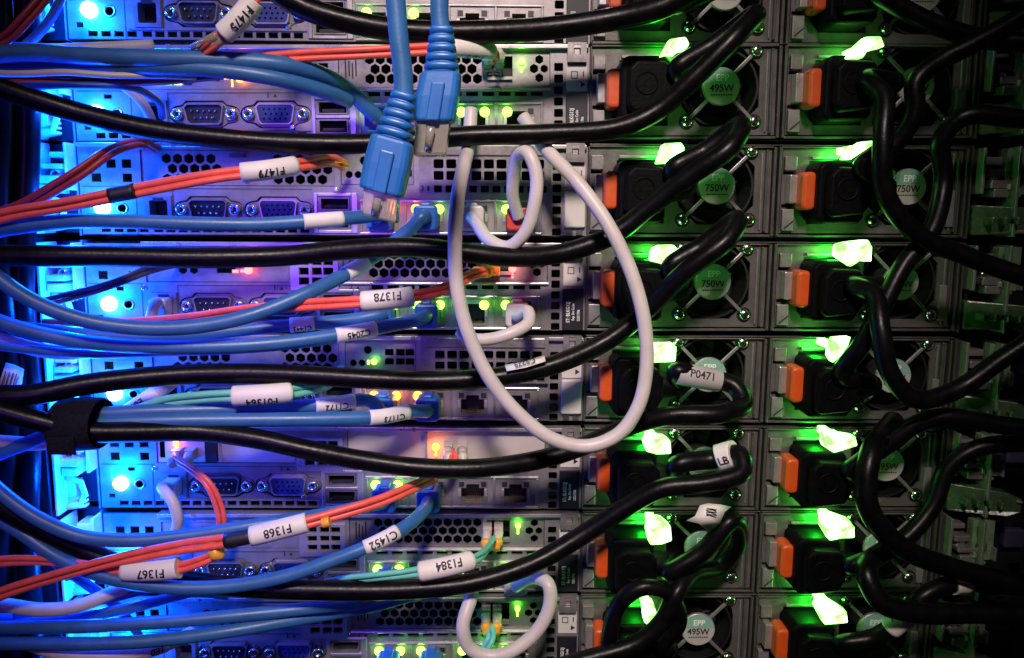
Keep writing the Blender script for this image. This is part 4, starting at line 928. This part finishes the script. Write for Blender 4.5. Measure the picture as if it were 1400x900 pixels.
bars('blue_clip', t, o, [(522 + 3 * (i % 2), 533 + 3 * (i % 2), 1, 5.9, z, z + 10, 'slate_jacket') for i, z in enumerate((98, 52, 4, -40, -86, -131, -176))], 1.0)
BESIDE = {0: 'the topmost server', 1: 'the server behind the dangling blue plugs', 2: 'the server with sleeve F1479', 3: 'the server with sleeve F1378', 4: 'the server with aqua sleeve F01364', 5: 'the server with plain slot plates', 6: 'the server with sleeve F1384', 7: 'the lowest server'}
def rail_end(r, side):
    X0 = 57.5 if side < 0 else 500.0
    lab = ('steel rail end lit bright blue, left of %s' if side < 0 else 'dim steel rail end with plastic lever, right of %s') % BESIDE[r]
    t = thing('rail_end', lab, 'rail bracket', (X0, 0, row_z(r, X0)), 'sliding rail ends beside the servers', 0)
    o = (0, 0, 0); rnd = random.Random(r * 7 + side)
    s = side; B = lambda k, x0, x1, *a: k.box(min(x0 * s, x1 * s), max(x0 * s, x1 * s), *a)
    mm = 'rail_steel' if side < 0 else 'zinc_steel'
    k = MB(o); B(k, -8.2, 8.0, 7, 8.5, -40.0, 2.0, 'rack_black'); B(k, -8.6, -7.2, -8, 4, -20, 1.5, mm); B(k, 5.0, 6.4, -13, 4, -40, 1.8, mm)  # back plate is black so the shade of the gaps is painted in
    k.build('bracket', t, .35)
    k = MB(o)
    for i in range(3): B(k, -6.5 + 1.0 * i, 2.0 + 1.5 * i + rnd.uniform(-1, 1.5), -4 - 2.5 * i, 6.9 - 2 * i, -5.5 - i * 5.5 + rnd.uniform(-1, 1), -2.5 - i * 5.5, mm)
    B(k, -3.0, 4.5, -9, 3.9, -21.5, -17.5, mm)
    k.lathe((-1 * s, 4, -13), (0, -1, 0), [(0, 2.8), (8, 2.8), (9, 2.0)], 'chrome_screw', 12)
    k.build('latch_block', t, .5)
    if side > 0:
        k = MB(o)
        k.add([(-9, -4, -25), (14, -16, -26.5), (20, -17, -29), (20, -17, -36), (14, -16, -38), (-9, -4, -39.5), (-9, 3, -25), (14, -7, -26.5), (20, -9, -29), (20, -9, -36), (14, -7, -38), (-9, 3, -39.5)],
              [(0, 1, 2, 3, 4, 5), (11, 10, 9, 8, 7, 6)] + [(i, (i + 1) % 6, 6 + (i + 1) % 6, 6 + i) for i in range(6)], 'green_lit_lever')
        for i in range(4): k.box(-5 + i * 5, -3.2 + i * 5, -13 - i * 1.4, -4, -34.5, -30.5, 'green_lit_lever')
        k.build('release_lever', t, .8)
        k = MB(o); k.plate(rect(2.5, 13.5, -20, 1), [rrect(4.5, 9.5, -8, -2, 1, 2), rrect(4.5, 10.5, -17, -11, 1, 2)], -8.0, 5, 'green_lit_plastic'); k.box(5, 9, -9.5, -8.1, -12.8, -9, 'green_lit_plastic'); k.build('plastic_guide', t, .5)
        bars('spring_clip', t, o, [(12.4, 13.6, -11.5, -8.1, -19.5, -12.5, 'bright_steel'), (3.0, 4.2, -10.5, -8.1, -18, -15.5, 'bright_steel'), (6.2, 9.2, -10.4, -8.1, -21.4, -20.1, 'bright_steel'), (17.5, 19.6, -18.2, -9.5, -30.5, -29.5, 'bright_steel')], .3)
    else:
        k = MB(o); k.tube([(-7, -3, -24), (-2, -6, -23.5), (3, -6, -25), (4.5, -6, -31), (2, -6, -37), (-5, -5, -38)], 1.5, 'rail_steel', 10); k.box(-7.5, -1, -3.5, 3.9, -37, -26, 'rail_steel')
        for i in range(3): k.add([(-9, -3 - i, -36 - i * 2.2), (5, -7, -33.5 - i * 2.2), (5, -7, -32.3 - i * 2.2), (-9, -3 - i, -34.9 - i * 2.2), (-9, 0, -36 - i * 2.2), (5, -3, -33.5 - i * 2.2), (5, -3, -32.3 - i * 2.2), (-9, 0, -34.9 - i * 2.2)], [(0, 1, 2, 3), (7, 6, 5, 4), (0, 1, 5, 4), (3, 2, 6, 7), (1, 2, 6, 5)], 'rail_steel')
        k.build('release_lever', t, .4)
    return t
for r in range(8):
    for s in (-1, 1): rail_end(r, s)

# ------------------------------------------------------------------ light
w = bpy.data.worlds.new('World'); scene.world = w; w.use_nodes = True
w.node_tree.nodes['Background'].inputs['Color'].default_value = (0.55, 0.42, 0.62, 1)
w.node_tree.nodes['Background'].inputs['Strength'].default_value = 0.012

def lamp(name, kind, loc, energy, col, size=0.0, target=None, **kw):
    d = bpy.data.lights.new(name, kind); d.energy = energy; d.color = col
    if kind == 'AREA': d.size = size * S
    else: d.shadow_soft_size = size * S
    for a, b in kw.items(): setattr(d, a, b)
    o = bpy.data.objects.new(name, d); COL.objects.link(o); o.location = Vector(loc) * S
    if target is not None:
        o.rotation_euler = ((Vector(target) - Vector(loc))).to_track_quat('-Z', 'Y').to_euler()
    return o
lamp('room_lamp', 'SPOT', (250, -760, 560), 48, (1.0, 0.82, 0.77), 60, (276, 0, -60), spot_size=radians(32), spot_blend=1.0)
lamp('blue_wash_fill', 'SPOT', (60, -620, 60), 5.5, (0.22, 0.06, 1.0), 90, (140, 0, -45), spot_size=radians(32), spot_blend=1.0)  # unseen fill added to wash the left side lavender; no real lamp there
for r in range(8):
    lamp('blue_lamp_light', 'POINT', (71.5, -18, row_z(r, 77) - 27.0), 0.40, (0.0, 0.075, 1.0), 3)
    for k in (0, 1):
        c = LITC[r, k]
        lamp('green_lamp_light', 'POINT', (c.x - 4.0, -5.0, c.z - 2.5), 0.014, (0.0, 1.0, 0.02), 2)
TINT = {'green_dot': (.12, 1, .03), 'amber_dot': (1, .20, .01), 'red_dot': (1, .03, .02)}
for x, y, z, c in GLOW:
    lamp('port_lamp_light', 'POINT', (x, y, z), .0016 if c == 'green_dot' else .0028, TINT[c], 1.5)

scene.view_settings.view_transform = 'Standard'
scene.view_settings.look = 'None'
scene.view_settings.exposure = 0
scene.view_settings.gamma = 1
scene.cycles.max_bounces = 6
